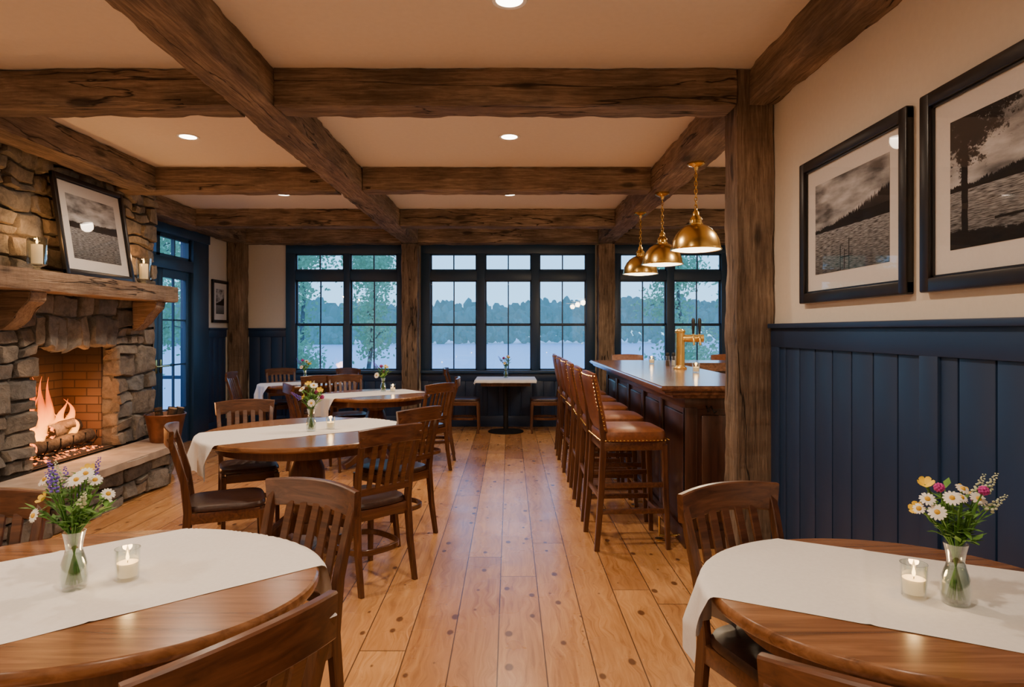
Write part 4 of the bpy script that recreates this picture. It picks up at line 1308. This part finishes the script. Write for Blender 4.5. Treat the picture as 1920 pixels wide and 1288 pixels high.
def tree(x, y, z0, h, rad, n, seed):
    rn = random.Random(seed)
    limbs = []
    def tr(b):
        p = Vector((0, 0, 0)); pts = [p.copy()]
        for k in range(7):
            p = p + Vector((rn.uniform(-.12, .12), rn.uniform(-.1, .1), h / 7)); pts.append(p.copy())
        sweep(b, pts, [csec(.08 * (1 - .12 * i), 8) for i in range(8)], ref=(1, 0, 0))
        for k in range(22):
            i = rn.randint(2, 7); q = pts[i]
            a = rn.uniform(0, 2 * pi); L = rad * rn.uniform(.5, 1.0)
            e = q + Vector((math.cos(a) * L, math.sin(a) * L, rn.uniform(-.2, .6)))
            mid = q.lerp(e, .5) + Vector((0, 0, .15))
            limbs.append((q, mid, e))
            sweep(b, [q, mid, e], [csec(.03, 6), csec(.018, 6), csec(.006, 6)], ref=(.1, .2, 1))
    me1 = MB(tr, 'trunk', M['trunk'])
    def lf(b):
        for k in range(n):
            q, mid, e = rn.choice(limbs)
            t = rn.random()
            p = (q.lerp(mid, t * 2) if t < .5 else mid.lerp(e, t * 2 - 1))
            p = p + Vector((rn.gauss(0, .20), rn.gauss(0, .20), rn.gauss(-.05, .22)))
            s = rn.uniform(.035, .075)
            u = Vector((rn.gauss(0, 1), rn.gauss(0, 1), rn.gauss(0, 1))).normalized()
            v = u.orthogonal().normalized()
            b.faces.new([b.verts.new(p + u * s), b.verts.new(p + v * s * .6), b.verts.new(p - u * s), b.verts.new(p - v * s * .6)])
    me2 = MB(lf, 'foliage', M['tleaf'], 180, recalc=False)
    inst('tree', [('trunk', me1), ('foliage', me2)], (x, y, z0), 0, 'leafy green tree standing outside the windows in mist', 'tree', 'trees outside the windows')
tree(-5.0, 15.5, -1.2, 6.2, 1.0, 9500, 1)
tree(-3.65, 16.5, -1.2, 5.2, .7, 6500, 2)
tree(4.3, 15.5, -1.2, 5.5, .85, 7500, 3)
tree(6.4, 17.0, -1.2, 5.5, 1.2, 6500, 4)
tree(-8.6, 14.8, -1.2, 6.0, 1.3, 7500, 5)
tree(-11.4, 16.0, -1.2, 6.5, 1.4, 7500, 6)
tree(-8.0, 19.5, -1.3, 5.0, 1.1, 6000, 8)
def f(b):
    rn = random.Random(5)
    for row in range(5):
        for i in range(260):
            x = -190 + 380 * (i + rn.random()) / 260
            y = 200 + row * 8 + 12 * math.sin(x * .02)
            hh = 3.2 + row * 1.9 + 1.6 * noise.noise(Vector((x * .03, 0, 3))) + (1.0 if x > 10 else 0.0) + (1.2 if x > 30 else 0)
            r = rn.uniform(1.0, 2.1)
            res = sph(b, (x, y, hh - 2.5 + rn.uniform(-1.0, .9)), r, 2, (1, 1, rn.uniform(1.3, 2.4)))
            if row == 0:
                for zz in (-1.2, .0):
                    sph(b, (x + rn.uniform(-2, 2), y - 3, zz + rn.uniform(-.4, .6)), rn.uniform(1.0, 1.4), 1)
    for v in b.verts:
        c = v.co
        v.co = c + Vector((noise.noise(c * 1.7), noise.noise(c * 1.7 + Vector((9, 0, 0))), noise.noise(c * 1.7 + Vector((0, 9, 0))))) * .7
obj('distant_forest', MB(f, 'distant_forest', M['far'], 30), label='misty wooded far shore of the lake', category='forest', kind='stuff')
mw, nt, bs, out = newmat('lake_water')
bs.inputs['Base Color'].default_value = (.38, .58, .76, 1)
bs.inputs['Roughness'].default_value = .35
nn = nd(nt, 'ShaderNodeTexNoise', {'Vector': objco(nt, (.25, .8, 1)), 'Scale': 1.2, 'Detail': 3.0})
bump(nt, bs, nn.outputs[0], .25, .1)
obj('lake', MB(lambda b: bx(b, -300, 300, 24, 420, -2.8, -2.6), 'lake', mw), label='calm pale lake water', category='lake')
mg = simple('grass', (.06, .11, .05), .9, 0, .4, 3, .3)
def f(b):
    v = [b.verts.new(p) for p in ((-40, 6, -.3), (40, 6, -.3), (40, 34, -2.75), (-40, 34, -2.75), (-40, -6, -.3), (XL - .2, -6, -.3), (XL - .2, 6, -.3))]
    b.faces.new((v[0], v[1], v[2], v[3]))
    b.faces.new((v[4], v[5], v[6], v[0]))
obj('shore_ground', MB(f, 'shore_ground', mg), label='grassy lakeshore slope', category='ground')
M['deck'] = wood('deck_wood', (.10, .10, .10), (.18, .18, .18), (.26, .26, .25), 'Y', 1, .7)
obj('deck', MB(lambda b: [bx(b, XL - .3 - .14 * i - .13, XL - .3 - .14 * i, 5.5, 9.6, -.09, -.05) for i in range(14)], 'deck', M['deck']), label='weathered plank deck outside the glazed door', category='deck')
def f(b):
    bx(b, -6.2, -6.12, 5.5, 9.6, .70, .75)
    bx(b, -6.18, -6.14, 5.5, 9.6, .08, .13)
    for i in range(24):
        y = 5.55 + i * .17
        bx(b, -6.17, -6.15, y, y + .02, .1, .72)
    bx(b, -6.2, -6.12, 9.5, 9.6, -.05, .8)
    bx(b, -6.12, -4.4, 9.53, 9.57, .70, .75)
    for i in range(10):
        x = -6.05 + i * .17
        bx(b, x, x + .02, 9.535, 9.565, .0, .72)
obj('deck_railing', MB(f, 'deck_railing', M['navyw']), label='dark deck railing outside the glazed door', category='railing')

# ------------------------------------------------------------------ world
w = bpy.data.worlds.new('World')
S.world = w
w.use_nodes = True
nt = w.node_tree
bg = nt.nodes['Background']
tc = nd(nt, 'ShaderNodeTexCoord')
sp = nd(nt, 'ShaderNodeSeparateXYZ', {0: tc.outputs['Generated']})
nt.links.new(ramp(nt, sp.outputs[2], [(0.0, (.36, .70, 1.0)), (0.08, (.34, .66, 1.0)), (0.35, (.27, .50, .98)), (1.0, (.18, .38, .90))]), bg.inputs[0])
bg.inputs[1].default_value = 2.9

# ------------------------------------------------------------------ camera
cd = bpy.data.cameras.new('camera')
cam = bpy.data.objects.new('camera', cd)
LINK(cam)
cam.location = (0, 0, 1.42)
cam.rotation_euler = (pi / 2, 0, 0)
cd.sensor_width = 36
cd.lens = 22.5
cd.shift_x = .0026
cd.shift_y = -.0125
cd.clip_end = 1000
cd.clip_start = .05
S.camera = cam
